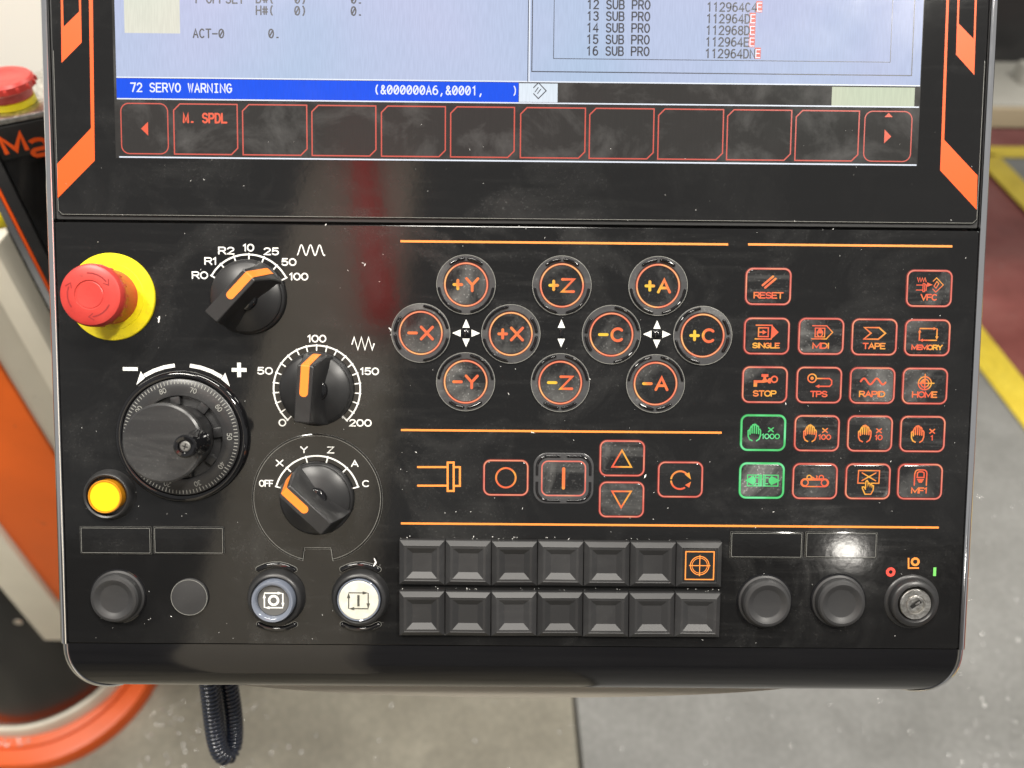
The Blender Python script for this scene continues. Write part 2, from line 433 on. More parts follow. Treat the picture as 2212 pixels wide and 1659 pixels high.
s1 = MB(); s1.prism(edge(-.005)[::1] + [(-6, ys[-1]), (-6, ys[0])], -.02, 0, .003); s1.build('concrete_slab', 'concrete_warm', floor, scale=1, smooth=False)
s2 = MB(); s2.prism(edge(.005) + [(6, ys[-1]), (6, ys[0])], -.02, 0, .003); s2.build('concrete_slab', 'concrete_grey', floor, scale=1, smooth=False)

def sheet(name, pts, z, matn, label=None):
    b = MB(); b.prism(pts, z - .0036, z, .001); o = b.build(name, matn, scale=1, smooth=False); o['kind'] = 'structure'
    return o
def line(p, q, wdt, ext0=0, ext1=0):
    p, q = Vector(p), Vector(q); d = (q - p).normalized(); n = Vector((-d.y, d.x)) * wdt / 2
    p = p - d * ext0; q = q + d * ext1
    return [tuple(p + n), tuple(p - n), tuple(q - n), tuple(q + n)]
ya0, ya1 = onz(2126, 720, 0), onz(2212, 826, 0); yb0, yb1 = onz(2122, 808, 0), onz(2212, 930, 0)
c0 = (ya0 + yb0) / 2; c1 = (ya1 + yb1) / 2
# the red walkway lies beyond the nearer yellow line
d = (c1 - c0).normalized(); n = Vector((d.y, -d.x, 0)); n = n if n.y > 0 else -n
near = [c0 - d * 2.2, c1 + d * 2.5]
sheet('red_walkway', [(near[0].x, near[0].y), (near[1].x, near[1].y), (5, near[1].y), (5, 4.2), (near[0].x, 4.2)], .004, 'red_floor')
sheet('yellow_floor_line', line(near[0].xy, near[1].xy, .098), .008, 'line_yellow')
k0 = onz(2128, 345, 0); k1 = onz(2290, 346, 0); k2 = onz(2212, 432, 0)
kd = (k2 - k0).normalized()
kend = k0 + kd * 2.2
o = sheet('grey_floor_bay', [(k0.x + .02, k0.y), (3.6, k0.y), (3.6, kend.y)] + [(kend.x, kend.y)], .008, 'concrete_grey')
b = MB(); hw = .052
b.prism(line(k0.xy, kend.xy, .10), .0124, .016, .001)
b.prism([(k0.x - .03, k0.y + .09), (k0.x + .06, k0.y + .0), (3.6, k0.y), (3.6, k0.y + .09)], .0084, .0122, .001)
o = b.build('yellow_bay_line', 'line_yellow', scale=1, smooth=False); o['kind'] = 'structure'

# wall of the workshop behind the photographer: only its reflection shows in the black panel
m = mat('wall_grey', (.22, .22, .21), .8); link(m, ramp(m, noise(m, .9, 3), [(.3, g3(.10)), (.7, g3(.30))]), 'Base Color')
mat('wall_beige', (.85, .78, .66), .7)
wl = MB(); wl.box(-6, 6, -4.42, -4.3, 0.001, 3.2); wall = wl.build('wall', 'wall_grey', scale=1, smooth=False); wall['kind'] = 'structure'
wl = MB(); wl.box(-.84, -.40, -1.75, -1.5, .001, 4.4); wl.build('wall_column', 'wall_beige', wall, scale=1, smooth=False)
mat('red_streak_glow', (.4, .02, .02), .4, emit=(1, .045, .03), es=2.1)
wl = MB(); wl.tube([(-.68, -1.43, 3.95), (-.43, -1.43, 2.72)], [.035, .055], 10); wl.build('red_streak_tube', 'red_streak_glow', wall, scale=1)  # unseen glowing tube, added for the red streak reflected in the panel

# ================================================================== machine column on the left
def speckle(name, base, dark, rough=.4, sc_=60):
    m = mat(name, base, rough)
    f_ = ramp(m, noise(m, sc_, 6, .7), [(.66, g3(0)), (.72, g3(1))])
    a = ramp(m, noise(m, 8, 4), [(.3, tuple(x * .9 for x in base)), (.7, tuple(x * 1.06 for x in base))])
    link(m, mix(m, f_, a, dark), 'Base Color'); bump(m, noise(m, 400, 3), .06, .001); return m
speckle('paint_orange', (.80, .135, .012), (.10, .08, .07))
speckle('paint_cream', (.70, .66, .55), (.45, .41, .33), .5)
speckle('paint_cream_dull', (.50, .47, .39), (.36, .33, .27), .55)
m = mat('paint_black', (.012, .013, .016), .16, coat=.2); link(m, ramp(m, noise(m, 12, 4), [(.3, g3(.10)), (.7, g3(.24))]), 'Roughness')
mat('paint_white', (.80, .79, .73), .6)
m = speckle('paint_orange_worn', (.74, .105, .010), (.09, .07, .06), .42, 22)
mc = bpy.data.objects.new('machine_column', None); col.objects.link(mc)
mc.location = (-.86, .74, 0)
tag(mc, 'orange, cream and black machine column rising from a rounded orange floor base', 'machine')
def wpart(mb, name, matn, parent, origin, label=None, smooth=True, ang=32):
    o = mb.build(name, matn, parent, scale=1, smooth=smooth, label=label, ang=ang)
    o.location = tuple(-c for c in origin); return o
MO = (-.86, .74, 0)
YF = .60
q = MB()                                       # base plate with a rounded front corner
bp = arc(-.855, .685, .185, .185, -90, 0, 12) + [(-.67, 1.1), (-1.25, 1.1), (-1.25, .50)]
q.prism(bp, .0, .032, .008); bpl = wpart(q, 'base_plate', 'paint_orange_worn', mc, MO)
q = MB(); q.prism(arc(-.87, .70, .172, .172, -90, 0, 12) + [(-.698, 1.08), (-1.22, 1.08), (-1.22, .528)], .0325, .040, .004)
wpart(q, 'base_step', 'paint_orange_worn', mc, MO)
q = MB(); q.prism(arc(-.87, .712, .166, .166, -90, 0, 14) + [(-.704, 1.05), (-1.2, 1.05), (-1.2, .546)], .0405, .072, .004)
wpart(q, 'foot_band', 'paint_cream', mc, MO)
q = MB(); q.prism(arc(-.87, .712, .160, .160, -90, 0, 16) + [(-.710, 1.02), (-1.18, 1.02), (-1.18, .552)], .0725, .62, .004)
wpart(q, 'column_body', 'paint_black', mc, MO)
q = MB(); q.lathe([(.0, 0), (.005, 0), (.006, .001), (.006, .002), (0, .002)], 16); o = wpart(q, 'bolt_cap', 'key_metal', mc, MO)
pb = ony(40, 1342, .551); o.location = (pb.x - MO[0], .551 - MO[1], pb.z - MO[2]); o.rotation_euler = (R(90), 0, 0)
def vstrip(name, x0, x1, y0, y1, z0, z1, matn, bev=.003):
    q = MB(); q.box(x0, x1, y0, y1, z0, z1, bev); return wpart(q, name, matn, mc, MO)
vstrip('cream_strip', -.7235, -.664, YF - .012, YF + .10, .316, 1.0, 'paint_cream', .004)
vstrip('orange_panel', -.663, -.538, YF - .004, YF + .12, .42, 1.05, 'paint_orange')
vstrip('side_panel', -1.18, -.7245, YF - .02, YF + .3, .6205, 1.0, 'paint_black')
vstrip('cream_post', -.537, -.496, YF, YF + .14, .5, 1.09, 'paint_cream_dull')
vstrip('cream_post', -.4955, -.473, YF - .006, YF + .14, .5, 1.045, 'paint_cream')
vstrip('dark_post', -.4725, -.445, YF + .02, YF + .16, .5, 1.1, 'matt_black')
q = MB(); q.box(-.76, -.2, .765, .80, .42, .98, .004); wpart(q, 'rear_panel', 'matt_black', mc, MO)

wc = MB(); wc.box(-1.6, -.35, .98, 1.5, .0, 1.75, .02); wco = wc.build('machine_cover', 'paint_white', scale=1)
tag(wco, 'plain white machine cover standing behind the red stop button of the small box', 'machine')
o = MB(); o.tube([tuple(ony(-40, 238, .975)), tuple(ony(60, 176, .975)), tuple(ony(130, 130, .975))], .0012, 6)
wr = o.build('thin_wire', 'matt_black', scale=1)
tag(wr, 'thin dark wire running across the white machine cover', 'wire')

# ------------------------------------------------------------------ second control box with its own stop button
cb = bpy.data.objects.new('control_box', None); col.objects.link(cb)
BO = Vector((-.308, .524, 1.092)); cb.location = BO; cb.rotation_euler = (0, 0, R(30))
tag(cb, 'small black control box with orange lettering and a red stop button on its grey top', 'control box')
def bpart(mb, name, matn, label=None, ang=32): return mb.build(name, matn, cb, scale=1, label=label, ang=ang)
q = MB(); q.box(-.066, .16, .004, .07, -.26, .1175, .003); bpart(q, 'box_body', 'matt_black')
q = MB(); q.box(-.055, .15, .0, .0038, -.23, .0935, .001); bpart(q, 'front_face', 'glass_black')
q = MB(); q.box(-.055, .15, -.0024, -.0004, .094, .1165, .0005); bpart(q, 'name_strip', 'deep_black')
q = MB(); q.box(-.067, .161, -.002, .075, .118, .1215, .0015); bpart(q, 'top_plate', 'top_steel' if 'top_steel' in MATS else 'key_metal')
for nm, x0, x1, mt in (('edge_trim', -.0715, -.067, 'chrome'), ('edge_stripe', -.0665, -.0645, 'stripe_orange'), ('edge_trim', -.064, -.0565, 'matt_black')):
    q = MB(); q.box(x0, x1, -.004, .06, -.26, .1165, .0008); bpart(q, nm, mt)
q = MB()                                       # block lettering
def blk(s, x, z, h):
    for c in s:
        cw = h * {'M': 1.05, 'a': .85, 'z': .75, 'k': .75}[c]
        hh = h if c in 'Mk' else h
        q.strokes(GL[c][1], h * .24, 0, 0, lambda p: (x + p[0] * cw, z + p[1] * hh), cap=False)
        x += cw + h * .26
blk('Mazak', -.0500, .1005, .0120)
o = bpart(q, 'lettering', 'stripe_orange'); o.rotation_euler = (R(90), 0, 0); o.location = (0, -.0032, 0)
sb = q = MB()
q.lathe([(.0155, 0), (.0160, .002), (.0172, .0062), (.0196, .0068), (.0203, .0076), (.0203, .0118), (.0188, .0136), (.012, .0143), (.011, .0139), (0, .0140)], 40)
for k in range(16):
    a = k * math.pi / 8; q.box(0.0202 * math.cos(a) - .0012, 0.0202 * math.cos(a) + .0012, 0.0202 * math.sin(a) - .0012, .0202 * math.sin(a) + .0012, .0078, .0112, .0003)
o = bpart(q, 'stop_button', 'stop_red', label='red mushroom stop button on the grey top'); o.location = (-.036, .022, .1266)
q = MB(); q.lathe([(.0162, 0), (.0162, .0045), (.015, .0047), (0, .0047)], 40); y_ = q.build('stop_collar', 'stop_yellow', o, scale=1); y_.location = (0, 0, -.0048)
q = MB(); q.lathe([(0, 0), (.010, 0), (.011, .001), (.011, .012), (.009, .014), (0, .0145)], 28); o = bpart(q, 'side_button', 'stop_yellow', label='yellow button at the side')
o.rotation_euler = (0, R(-90), 0); o.location = (-.0716, .012, .050)

# ------------------------------------------------------------------ steel bench far right
bn = bpy.data.objects.new('steel_bench', None); col.objects.link(bn)
be = onz(2150, 230, .72); BD = onz(2150, 132, .72).y - be.y; BN = Vector((be.x, be.y, 0)); bn.location = BN
tag(bn, 'worn pale steel bench with a dark underside beyond the red walkway', 'bench')
speckle('bench_steel', (.27, .265, .24), (.25, .2, .15), .35, 14)
mat('bench_edge', (.30, .25, .17), .5)
q = MB(); q.box(-.35, 1.6, .012, BD, .69, .72, .004); q.build('bench_top', 'bench_steel', bn, scale=1)
q = MB(); q.box(-.35, 1.6, 0, .0115, .672, .716, .003); q.build('front_edge', 'bench_edge', bn, scale=1)
q = MB(); q.box(-.33, 1.6, .06, BD - .04, .640, .6895, .004); q.build('drawer_unit', 'matt_black', bn, scale=1)
for x in (-.30, 1.5):
    q = MB(); q.box(x, x + .06, .08, BD - .06, 0.0, .6395, .004); q.build('leg', 'matt_black', bn, scale=1)
q = MB(); q.box(-.35, 1.6, BD + .002, BD + .04, .69, 1.5, .004); q.build('back_panel', 'matt_black', bn, scale=1)
vis = onz(2185, 165, .75)
q = MB(); q.prism(rrect(.10, .06, .015), .7205, .76, .008); o = q.build('workpiece', 'bench_steel', scale=1); o.location = (be.x + .16, be.y + BD * .55, 0)
tag(o, 'rounded pale metal block lying on the steel bench', 'metal block')

# ------------------------------------------------------------------ coiled cable hanging under the panel
mat('cable_blue', (.014, .018, .030), .22, coat=.4)
def cpt(x, y, dd): r_ = wray(x, y); return CAM_W + r_ * dd
path = [cpt(x, y, dd) for x, y, dd in ((448, 1452, .50), (455, 1500, .505), (460, 1545, .51), (466, 1590, .515), (476, 1622, .52), (490, 1633, .525), (501, 1618, .53), (505, 1588, .53), (503, 1545, .525), (497, 1500, .52), (488, 1452, .515))]
fine = []
for i in range(len(path) - 1):
    a, b_, c_, d_ = path[max(i - 1, 0)], path[i], path[i + 1], path[min(i + 2, len(path) - 1)]
    for k in range(40):
        t = k / 40; fine.append(.5 * ((2 * b_) + (c_ - a) * t + (2 * a - 5 * b_ + 4 * c_ - d_) * t * t + (3 * b_ - a - 3 * c_ + d_) * t ** 3))
tot = sum((fine[i + 1] - fine[i]).length for i in range(len(fine) - 1)); pitch = .0031
hel = []; s_ = 0; up = None
NT = 11; step = pitch / NT; i = 0; seglen = (fine[1] - fine[0]).length; acc = 0; dist = 0; prev = None
while i < len(fine) - 2:
    t = (fine[i + 1] - fine[i]); l = t.length; td = t.normalized()
    if prev is None: prev = td.orthogonal().normalized()
    prev = (prev - td * prev.dot(td)).normalized(); bb = td.cross(prev)
    while acc < l:
        a = 2 * math.pi * dist / pitch
        hel.append(fine[i] + td * acc + (prev * math.cos(a) + bb * math.sin(a)) * .0052); acc += step; dist += step
    acc -= l; i += 1
q = MB(); q.tube(hel, .00140, 7); cc = q.build('coiled_cable', 'cable_blue', scale=1, ang=80)
tag(cc, 'dark blue coiled cable hanging in a loop under the black panel', 'cable')

# ================================================================== the operator panel
root = bpy.data.objects.new('operator_panel', None); col.objects.link(root)
root.location = PANEL_O; root.rotation_euler = (R(90 - TILT), 0, 0)
tag(root, 'black machine operator panel with screen, knobs, glowing buttons and chrome sides', 'control panel')
U0, U1 = -211.6, 216.2
VT, VS, VB = 300.0, 74.0, -126.2              # top of display part, seam, bottom of plate
q = MB(); q.box(U0 + .2, U1 - .2, VB - 9, VT, -60, -7, 1); q.build('housing', 'matt_black', root, ang=12)
UM = (U0 + U1) / 2
q = MB(); q.prism([(U0 + 6, VT), (U0 + 6, -125)] + [(UM + (U1 - U0 - 40) / 2 * math.cos(R(a)) * -1, -126 - 39.5 * math.sin(R(a)) ** .42) for a in range(4, 177, 4)] + [(U1 - 6, -125), (U1 - 6, VT)], -58, -26, 2)
q.build('rear_cover', 'beige_plastic', root, ang=25)
# operation plate and display bezel
q = MB(); q.prism(rrect(U1 - U0, VS - .9 - VB, .8, 2, UM, (VS - .9 + VB) / 2), -3, 0, .35)
plate = q.build('operation_plate', 'plate_black', root, ang=12)
q = MB(); q.prism(rrect(U1 - U0 - .6, VT - VS - .4, .8, 2, UM, (VT + VS + .4) / 2), -3, -.7, .3)
q.build('bezel_frame', 'bezel_seam', root, ang=12)
bl = pp(124, 465, .4); br = pp(2112, 483, .4)
q = MB(); q.prism(rrect(br[0] - bl[0], VT - 2 - (bl[1] + br[1]) / 2, 2.2, 5, (bl[0] + br[0]) / 2, (VT - 2 + (bl[1] + br[1]) / 2) / 2), -.68, .4, .35)
bezel = q.build('display_bezel', 'glass_black', root, ang=12)
ZB = .43
def zb(pts): return [pp(x, y, .4) for x, y in pts]
for nm, pts in (('bezel_stripe', [(192, -5), (200.5, -5), (204.7, 347), (124.8, 428), (123.6, 354), (196.5, 277)]),
                ('bezel_stripe', [(2050, -5), (2044.5, -5), (2030.7, 368), (2109.5, 453), (2111.5, 379), (2039.7, 302)])):
    q = MB(); q.flat(zb(pts), ZB); q.build(nm, 'stripe_orange', bezel, smooth=False)
for pts in ([(133, 136), (176.5, 92), (174.5, -30), (170, -30), (171, 25), (137.5, 58), (135.5, -30), (131, -30)],
            [(2065, 118), (2104.5, 162), (2111, -30), (2106.5, -30), (2103, 84), (2071, 51), (2073.5, -30), (2069, -30)]):
    q = MB(); q.flat(zb(pts), ZB); q.build('bezel_stripe', 'stripe_orange', bezel, smooth=False)

q = MB(); _x0, _x1, _v = bl[0] + .5, br[0] - .5, (bl[1] + br[1]) / 2 + .35
q.strip([(_x0, 150), (_x0, _v + 1.8), (_x0 + 1.8, _v), (_x1 - 1.8, _v), (_x1, _v + 1.8), (_x1, 150)], .16, .415, cap=False); q.build('bezel_edge', 'edge_highlight', bezel, smooth=False)  # thin pale ribbon painted as the highlight on the glass edge
# chrome side trims and the rolled bottom lip
LT, WT = 27.0, 17.0
def lip_half(dv):                             # half width at depth dv below the plate
    rx, ry = 17.0, 24.0; k = max(0, dv - (LT - ry))
    return (U1 - U0) / 2 - (rx - rx * math.sqrt(max(0, 1 - (k / ry) ** 2)))
rows = []
NTT = 16; NU = 24
for i in range(NTT + 1):
    t = R(90 * i / NTT) * .985; dv = LT * math.sin(t); wz = -WT * (1 - math.cos(t)) - .15
    hw_ = lip_half(dv)
    rows.append([(UM - hw_ + 2 * hw_ * k / NU, VB - .25 - dv, wz) for k in range(NU + 1)])
q = MB(); b0 = 0
for r_ in rows: q.v += r_
for i in range(NTT):
    for k in range(NU):
        a = i * (NU + 1) + k; q.f.append((a, a + NU + 1, a + NU + 2, a + 1)); q.mi.append(0)
last = rows[-1]; b0 = len(q.v); q.v += [(x, y + 2, -30) for x, y, z in last]
for k in range(NU): a = NTT * (NU + 1) + k; q.f.append((a, b0 + k, b0 + k + 1, a + 1)); q.mi.append(0)
q.build('bottom_lip', 'gloss_black', root, ang=60)
for sgn, ue in ((-1, U0), (1, U1)):
    q = MB(); prof = [(0.05, -.6), (.35, .6), (1.3, .9), (2.9, .3), (4.4, -1.5), (5.5, -4.2), (5.9, -8), (5.9, -20), (0.05, -20)]
    rings = [[(ue + sgn * x, v, z) for x, z in prof] for v in (VT, VB - .2)]
    if sgn < 0: rings = rings[::-1]
    q.loft(rings); tr = q.build('chrome_trim', 'chrome', root, ang=40)
    q = MB(); prev_ = None; rings = []
    for i in range(NTT + 1):
        e = rows[i][0 if sgn < 0 else -1]; e2 = rows[min(i + 1, NTT)][0 if sgn < 0 else -1]; e0 = rows[max(i - 1, 0)][0 if sgn < 0 else -1]
        tx, ty = e2[0] - e0[0], e2[1] - e0[1]; l = math.hypot(tx, ty) or 1
        nx, ny = (ty / l, -tx / l)
        if nx * sgn < 0: nx, ny = -nx, -ny
        kk = 1 - .55 * i / NTT
        rings.append([(e[0] + nx * x * kk, e[1] + ny * x * kk - .1, e[2] + z * kk) for x, z in [(-.2, -.5), (.35, .5), (1.2, .6), (2.6, .0), (4.2, -3), (4.9, -7), (4.9, -12), (-.2, -12)]])
    if sgn > 0: rings = rings[::-1]
    q.loft(rings); q.build('corner_trim', 'chrome', tr, ang=40)
q = MB(); q.box(-45, 45, 40, 130, -320, -60.5, 4); q.build('support_arm', 'matt_black', root)

# ------------------------------------------------------------------ screen
ZS = .46
sl, sr = pp(254.5, 338, ZS), pp(1979, 358, ZS)
SX0, SX1 = pp(253.5, 250, ZS)[0], pp(1983.5, 270, ZS)[0]
SV0 = (sl[1] + sr[1]) / 2 - .3
def sv(y, x=255): return pp(x, y, ZS)[1]
q = MB(); q.box(SX0 - 1.2, SX1 + .4, SV0 - .2, 285, -.5, ZS, .05)
scr = q.build('screen', 'screen_dark', root, label='lit display showing program numbers and a servo warning bar', ang=12)
def spart(name, mb, mats, label=None, smooth=False): return mb.build(name, mats, scr, smooth=smooth, label=label)
def srect(name, x0, x1, v0, v1, z, m_): 
    q = MB(); q.flat([(x0, v0), (x1, v0), (x1, v1), (x0, v1)], z); return spart(name, q, m_)
Vb0, Vb1 = sv(211.5), sv(169)                # message bar
def sx(x, y=200): return pp(x, y, ZS)[0]
srect('data_pane', SX0, SX1, sv(166.5), 280, ZS + .03, 'screen_pale')
srect('pane_line', SX0, SX1, sv(168), sv(165.5), ZS + .05, 'screen_line')
srect('message_bar', SX0, sx(1120), Vb0, Vb1, ZS + .04, 'screen_blue')
srect('mode_cell', sx(1121), sx(1204.5), Vb0 + .1, Vb1 - .3, ZS + .04, 'screen_white')
srect('status_cell', sx(1797), sx(1976), Vb0 - .2, Vb1 - .4, ZS + .04, 'screen_lemon')
srect('pane_line', SX0, SX1, sv(214.5), sv(211.8), ZS + .05, 'screen_line')
srect('pane_line', SX0 + .4, SX1, sv(340.5), sv(337.5), ZS + .05, 'screen_line')
srect('preview_cell', sx(269, 60), sx(389, 60), sv(71), 279, ZS + .05, 'screen_cream')
def sbox(y): return pp(1141, y, ZS)
q = MB()
X = lambda x, y: pp(x, y, ZS)
def hv(x, y): p = X(x, y); return p
v1 = (X(1149, 152)[1] + X(1970, 166)[1]) / 2; v2 = (X(1196, 124)[1] + X(1923, 137)[1]) / 2
xa, xb, xc, xd, xe = X(1149.5, 80)[0], X(1972.5, 80)[0], X(1196.5, 60)[0], X(1926, 60)[0], X(1141, 80)[0]
q.strip([(xa, 279), (xa, v1), (xb, v1), (xb, 279)], .45, ZS + .06, cap=False)
q.strip([(xc, 279), (xc, v2), (xd, v2), (xd, 279)], .30, ZS + .06, cap=False)
q.strip([(xe, 279), (xe, sv(167))], .40, ZS + .06, cap=False)
spart('pane_frame', q, 'screen_ink')
q = MB(); q.strip([(xe + .55, 279), (xe + .55, sv(167))], .5, ZS + .055, cap=False); spart('pane_line', q, 'screen_line')
PT = 13.45 * .2165                            # character pitch in mm
def stext(s, x, y, m_, wd=.66, h=17, pitch=None):
    q = MB(); p = X(x, y); text_mono(q, s, p[0], p[1], pitch or PT, h * .2165, wd, ZS + .07); return spart('screen_text', q, m_)
for s, x, y in (('T OFFSET', 419, 6), ('D#(   0)', 554, 6), ('H#(   0)', 554, 31.5), ('0.', 759, 7), ('0.', 759, 33), ('ACT-0', 418, 81), ('0.', 581, 81.5)):
    stext(s, x, y, 'screen_ink')
for k, (a, b_) in enumerate((('12 SUB PRO', '112964C4'), ('13 SUB PRO', '112964D'), ('14 SUB PRO', '112968D'), ('15 SUB PRO', '112964E'), ('16 SUB PRO', '112964DN'))):
    y = 18.5 + 25.1 * k
    stext(a, 1269 - .4 * k, y, 'screen_ink'); x = 1527.5 - .9 * k
    stext(b_, x, y + 5.5, 'screen_ink')
    p = X(x + 13.45 * len(b_) - 1.5, y + 5.5); q = MB()
    q.flat([(p[0] - .1, p[1] - .55), (p[0] + PT * .93, p[1] - .55), (p[0] + PT * .93, p[1] + 4.4), (p[0] - .1, p[1] + 4.4)], ZS + .06)
    spart('alarm_cell', q, 'screen_red')
    q = MB(); text_mono(q, 'E', p[0] + .5, p[1], PT * .9, 3.5, .42, ZS + .08); spart('screen_text', q, 'screen_textwhite')
stext('72 SERVO WARNING', 283, 197.5, 'screen_textwhite', .62)
stext('(&000000A6,&0001,', 809, 202.5, 'screen_textwhite', .6, pitch=13.72 * .2165)
stext(')', 1107, 205, 'screen_textwhite', .5)
p = X(1163, 196); q = MB()
rr_ = 3.55
q.strip([(p[0] - rr_ * .62, p[1] + rr_ * .38), (p[0], p[1] + rr_), (p[0] + rr_, p[1]), (p[0], p[1] - rr_), (p[0] - rr_ * .62, p[1] - rr_ * .38)], .45, ZS + .07)
q.strip([(p[0] - 1.5, p[1] - .6), (p[0] - .1, p[1] + 1.4)], .4, ZS + .07); q.strip([(p[0] - .4, p[1] - 1.3), (p[0] + 1.1, p[1] + .7)], .4, ZS + .07)
spart('mode_icon', q, 'screen_ink')
# soft keys along the bottom of the screen
kv0, kv1 = sv(332, 300), sv(223.5, 300)
keys = [(376, 513), (524.5, 663), (674, 812), (824, 962), (973.5, 1111), (1124.5, 1264), (1273.5, 1412), (1422, 1562), (1571, 1709), (1719, 1855)]
for x0, x1 in keys:
    a, b_ = sx(x0, 280), sx(x1, 280); c = 2.9; q = MB()
    q.strip([(a, kv1 - c), (a + c, kv1), (b_, kv1), (b_, kv0 + c), (b_ - c, kv0), (a, kv0)], .56, ZS + .05, True)
    spart('soft_key', q, 'screen_red')
for x0, x1, dr in ((262, 363, -1), (1867.5, 1969, 1)):
    a, b_ = sx(x0, 280), sx(x1, 280); q = MB(); cx_, cy_ = (a + b_) / 2, (kv0 + kv1) / 2
    q.strip(rrect(b_ - a, kv1 - kv0, 3.6, 6, cx_, cy_), .5, ZS + .05, True); spart('soft_key', q, 'screen_red')
    q = MB(); q.flat([(cx_ + dr * 1.6, cy_), (cx_ - dr * 1.6, cy_ + 3.1), (cx_ - dr * 1.6, cy_ - 3.1)], ZS + .06); spart('page_arrow', q, 'screen_redtext')
    if dr > 0:
        q = MB(); q.flat([(cx_, cy_ + 10.6), (cx_ - 1.9, cy_ + 8.7), (cx_ + 1.9, cy_ + 8.7)], ZS + .06); spart('page_arrow', q, 'screen_redtext')
stext('M. SPDL', 397, 264, 'screen_redtext', .85, 18)

# ------------------------------------------------------------------ prints on the plate
ZP = .03
def pl(name, mb, m_, label=None, smooth=False): return mb.build(name, m_, plate, smooth=smooth, label=label)
for a, b_ in (((865, 521.5), (1573, 527.5)), ((1616, 527), (2057, 533)), ((866, 928.5), (1559, 935)), ((866, 1130.5), (2028, 1139.5))):
    p0, p1 = pp(*a), pp(*b_); v = (p0[1] + p1[1]) / 2; q = MB(); q.strip([(p0[0], v), (p1[0], v)], 1.0, ZP, cap=False); pl('divider_line', q, 'orange_print')
MMP = .2165
def scale_ring(name, cx, cy, r, a0, a1, n, tick, wd):
    c = pp(cx, cy); q = MB(); q.strip(arc(c[0], c[1], r, r, a0, a1, 60), wd, ZP, cap=False)
    for i in range(n):
        a = R(a0 + (a1 - a0) * i / (n - 1)); k = r + wd * .5
        q.z += .004; q.strip([(c[0] + k * math.cos(a), c[1] + k * math.sin(a)), (c[0] + (r - tick) * math.cos(a), c[1] + (r - tick) * math.sin(a))], wd * .8, ZP + .01)
    pl(name, q, 'white_print'); return c
KN1, KN2, KN3 = (537.5, 642), (684.7, 839.8), (686.2, 1074.6)
scale_ring('dial_scale', *KN1, 19.7, 27.5, 150.5, 7, 3.0, .78)
scale_ring('dial_scale', *KN2, 20.3, 227, -47, 21, 2.3, .72)
scale_ring('dial_scale', *KN3, 20.0, 15.5, 165, 6, 2.6, .75)
def word(s, x, y, h=3.3, wd=.66, aspect=.95, width=None, m_='white_print'):
    q = MB(); c = pp(x, y); text_prop(q, s, c[0], c[1], h, wd, ZP, aspect, .27, width=width); return pl('dial_lettering', q, m_)
for s, x, y, wdt in (('R0', 432, 594.5, 7.0), ('R1', 455, 564, 5.2), ('R2', 489, 541.5, 7.0), ('10', 537, 535, 4.6), ('25', 586, 543, 6.6), ('50', 624, 566, 6.4), ('100', 645.5, 597.5, 8.2),
                  ('50', 572.5, 801, 6.8), ('100', 684.5, 731.5, 8.2), ('150', 798.5, 802, 8.2), ('200', 778.5, 913.5, 10.0), ('0', 610, 913, 3.0)):
    word(s, x, y, 2.95, .62, 1.0, wdt)
for s, x, y, wdt in (('OFF', 576, 1043.5, 6.2), ('X', 605, 999.5, 3.1), ('Y', 657.5, 971, 3.1), ('Z', 715, 971.5, 2.9), ('A', 767, 1000.5, 3.0), ('C', 791, 1044, 3.0)):
    word(s, x, y, 2.75, .55, 1.0, wdt)
c = pp(672, 540.5); q = MB()
pts = [(c[0] - 6.3 + 12.6 * i / 60, c[1] - 2.35 * math.cos(2 * math.pi * 3 * i / 60 + math.pi * .12)) for i in range(61)]; q.strip(pts, .52, ZP); pl('rapid_symbol', q, 'white_print')
c = pp(785, 742); q = MB()
q.strip([(c[0] - 5.3, c[1] - .3), (c[0] - 4.3, c[1] + 2.9), (c[0] - 2.6, c[1] - 2.9), (c[0] - .9, c[1] + 2.9), (c[0] + .7, c[1] - 2.9), (c[0] + 2.4, c[1] + 2.9), (c[0] + 4.1, c[1] - 2.9), (c[0] + 5.0, c[1] - .1)], .62, ZP); pl('feed_symbol', q, 'white_print')
HW = pp(397, 942.6)
for s_, a0, a1 in ((1, 96, 122), (-1, 84, 57)):
    q = MB(); q.strip(arc(HW[0], HW[1], 33.6, 33.6, a0, a1), 1.75, ZP, cap=False)
    a = R(a1 + 10 * s_); tip = (HW[0] + 32.4 * math.cos(a), HW[1] + 32.4 * math.sin(a)); b_ = R(a1 + .5 * s_)
    q.flat([tip, (HW[0] + 36.2 * math.cos(b_), HW[1] + 36.2 * math.sin(b_)), (HW[0] + 32.6 * math.cos(b_), HW[1] + 32.6 * math.sin(b_))], ZP + .012); pl('turn_arrow', q, 'white_print')
c = pp(281.5, 797); q = MB(); q.strip([(c[0] - 3.5, c[1]), (c[0] + 3.5, c[1])], 1.7, ZP, cap=False); pl('minus_sign', q, 'white_print')
c = pp(516.5, 799); q = MB(); q.strip([(c[0] - 3.5, c[1]), (c[0] + 3.5, c[1])], 1.8, ZP, cap=False); q.strip([(c[0], c[1] - 3.4), (c[0], c[1] + 3.4)], 1.8, ZP + .01, cap=False); pl('plus_sign', q, 'white_print')
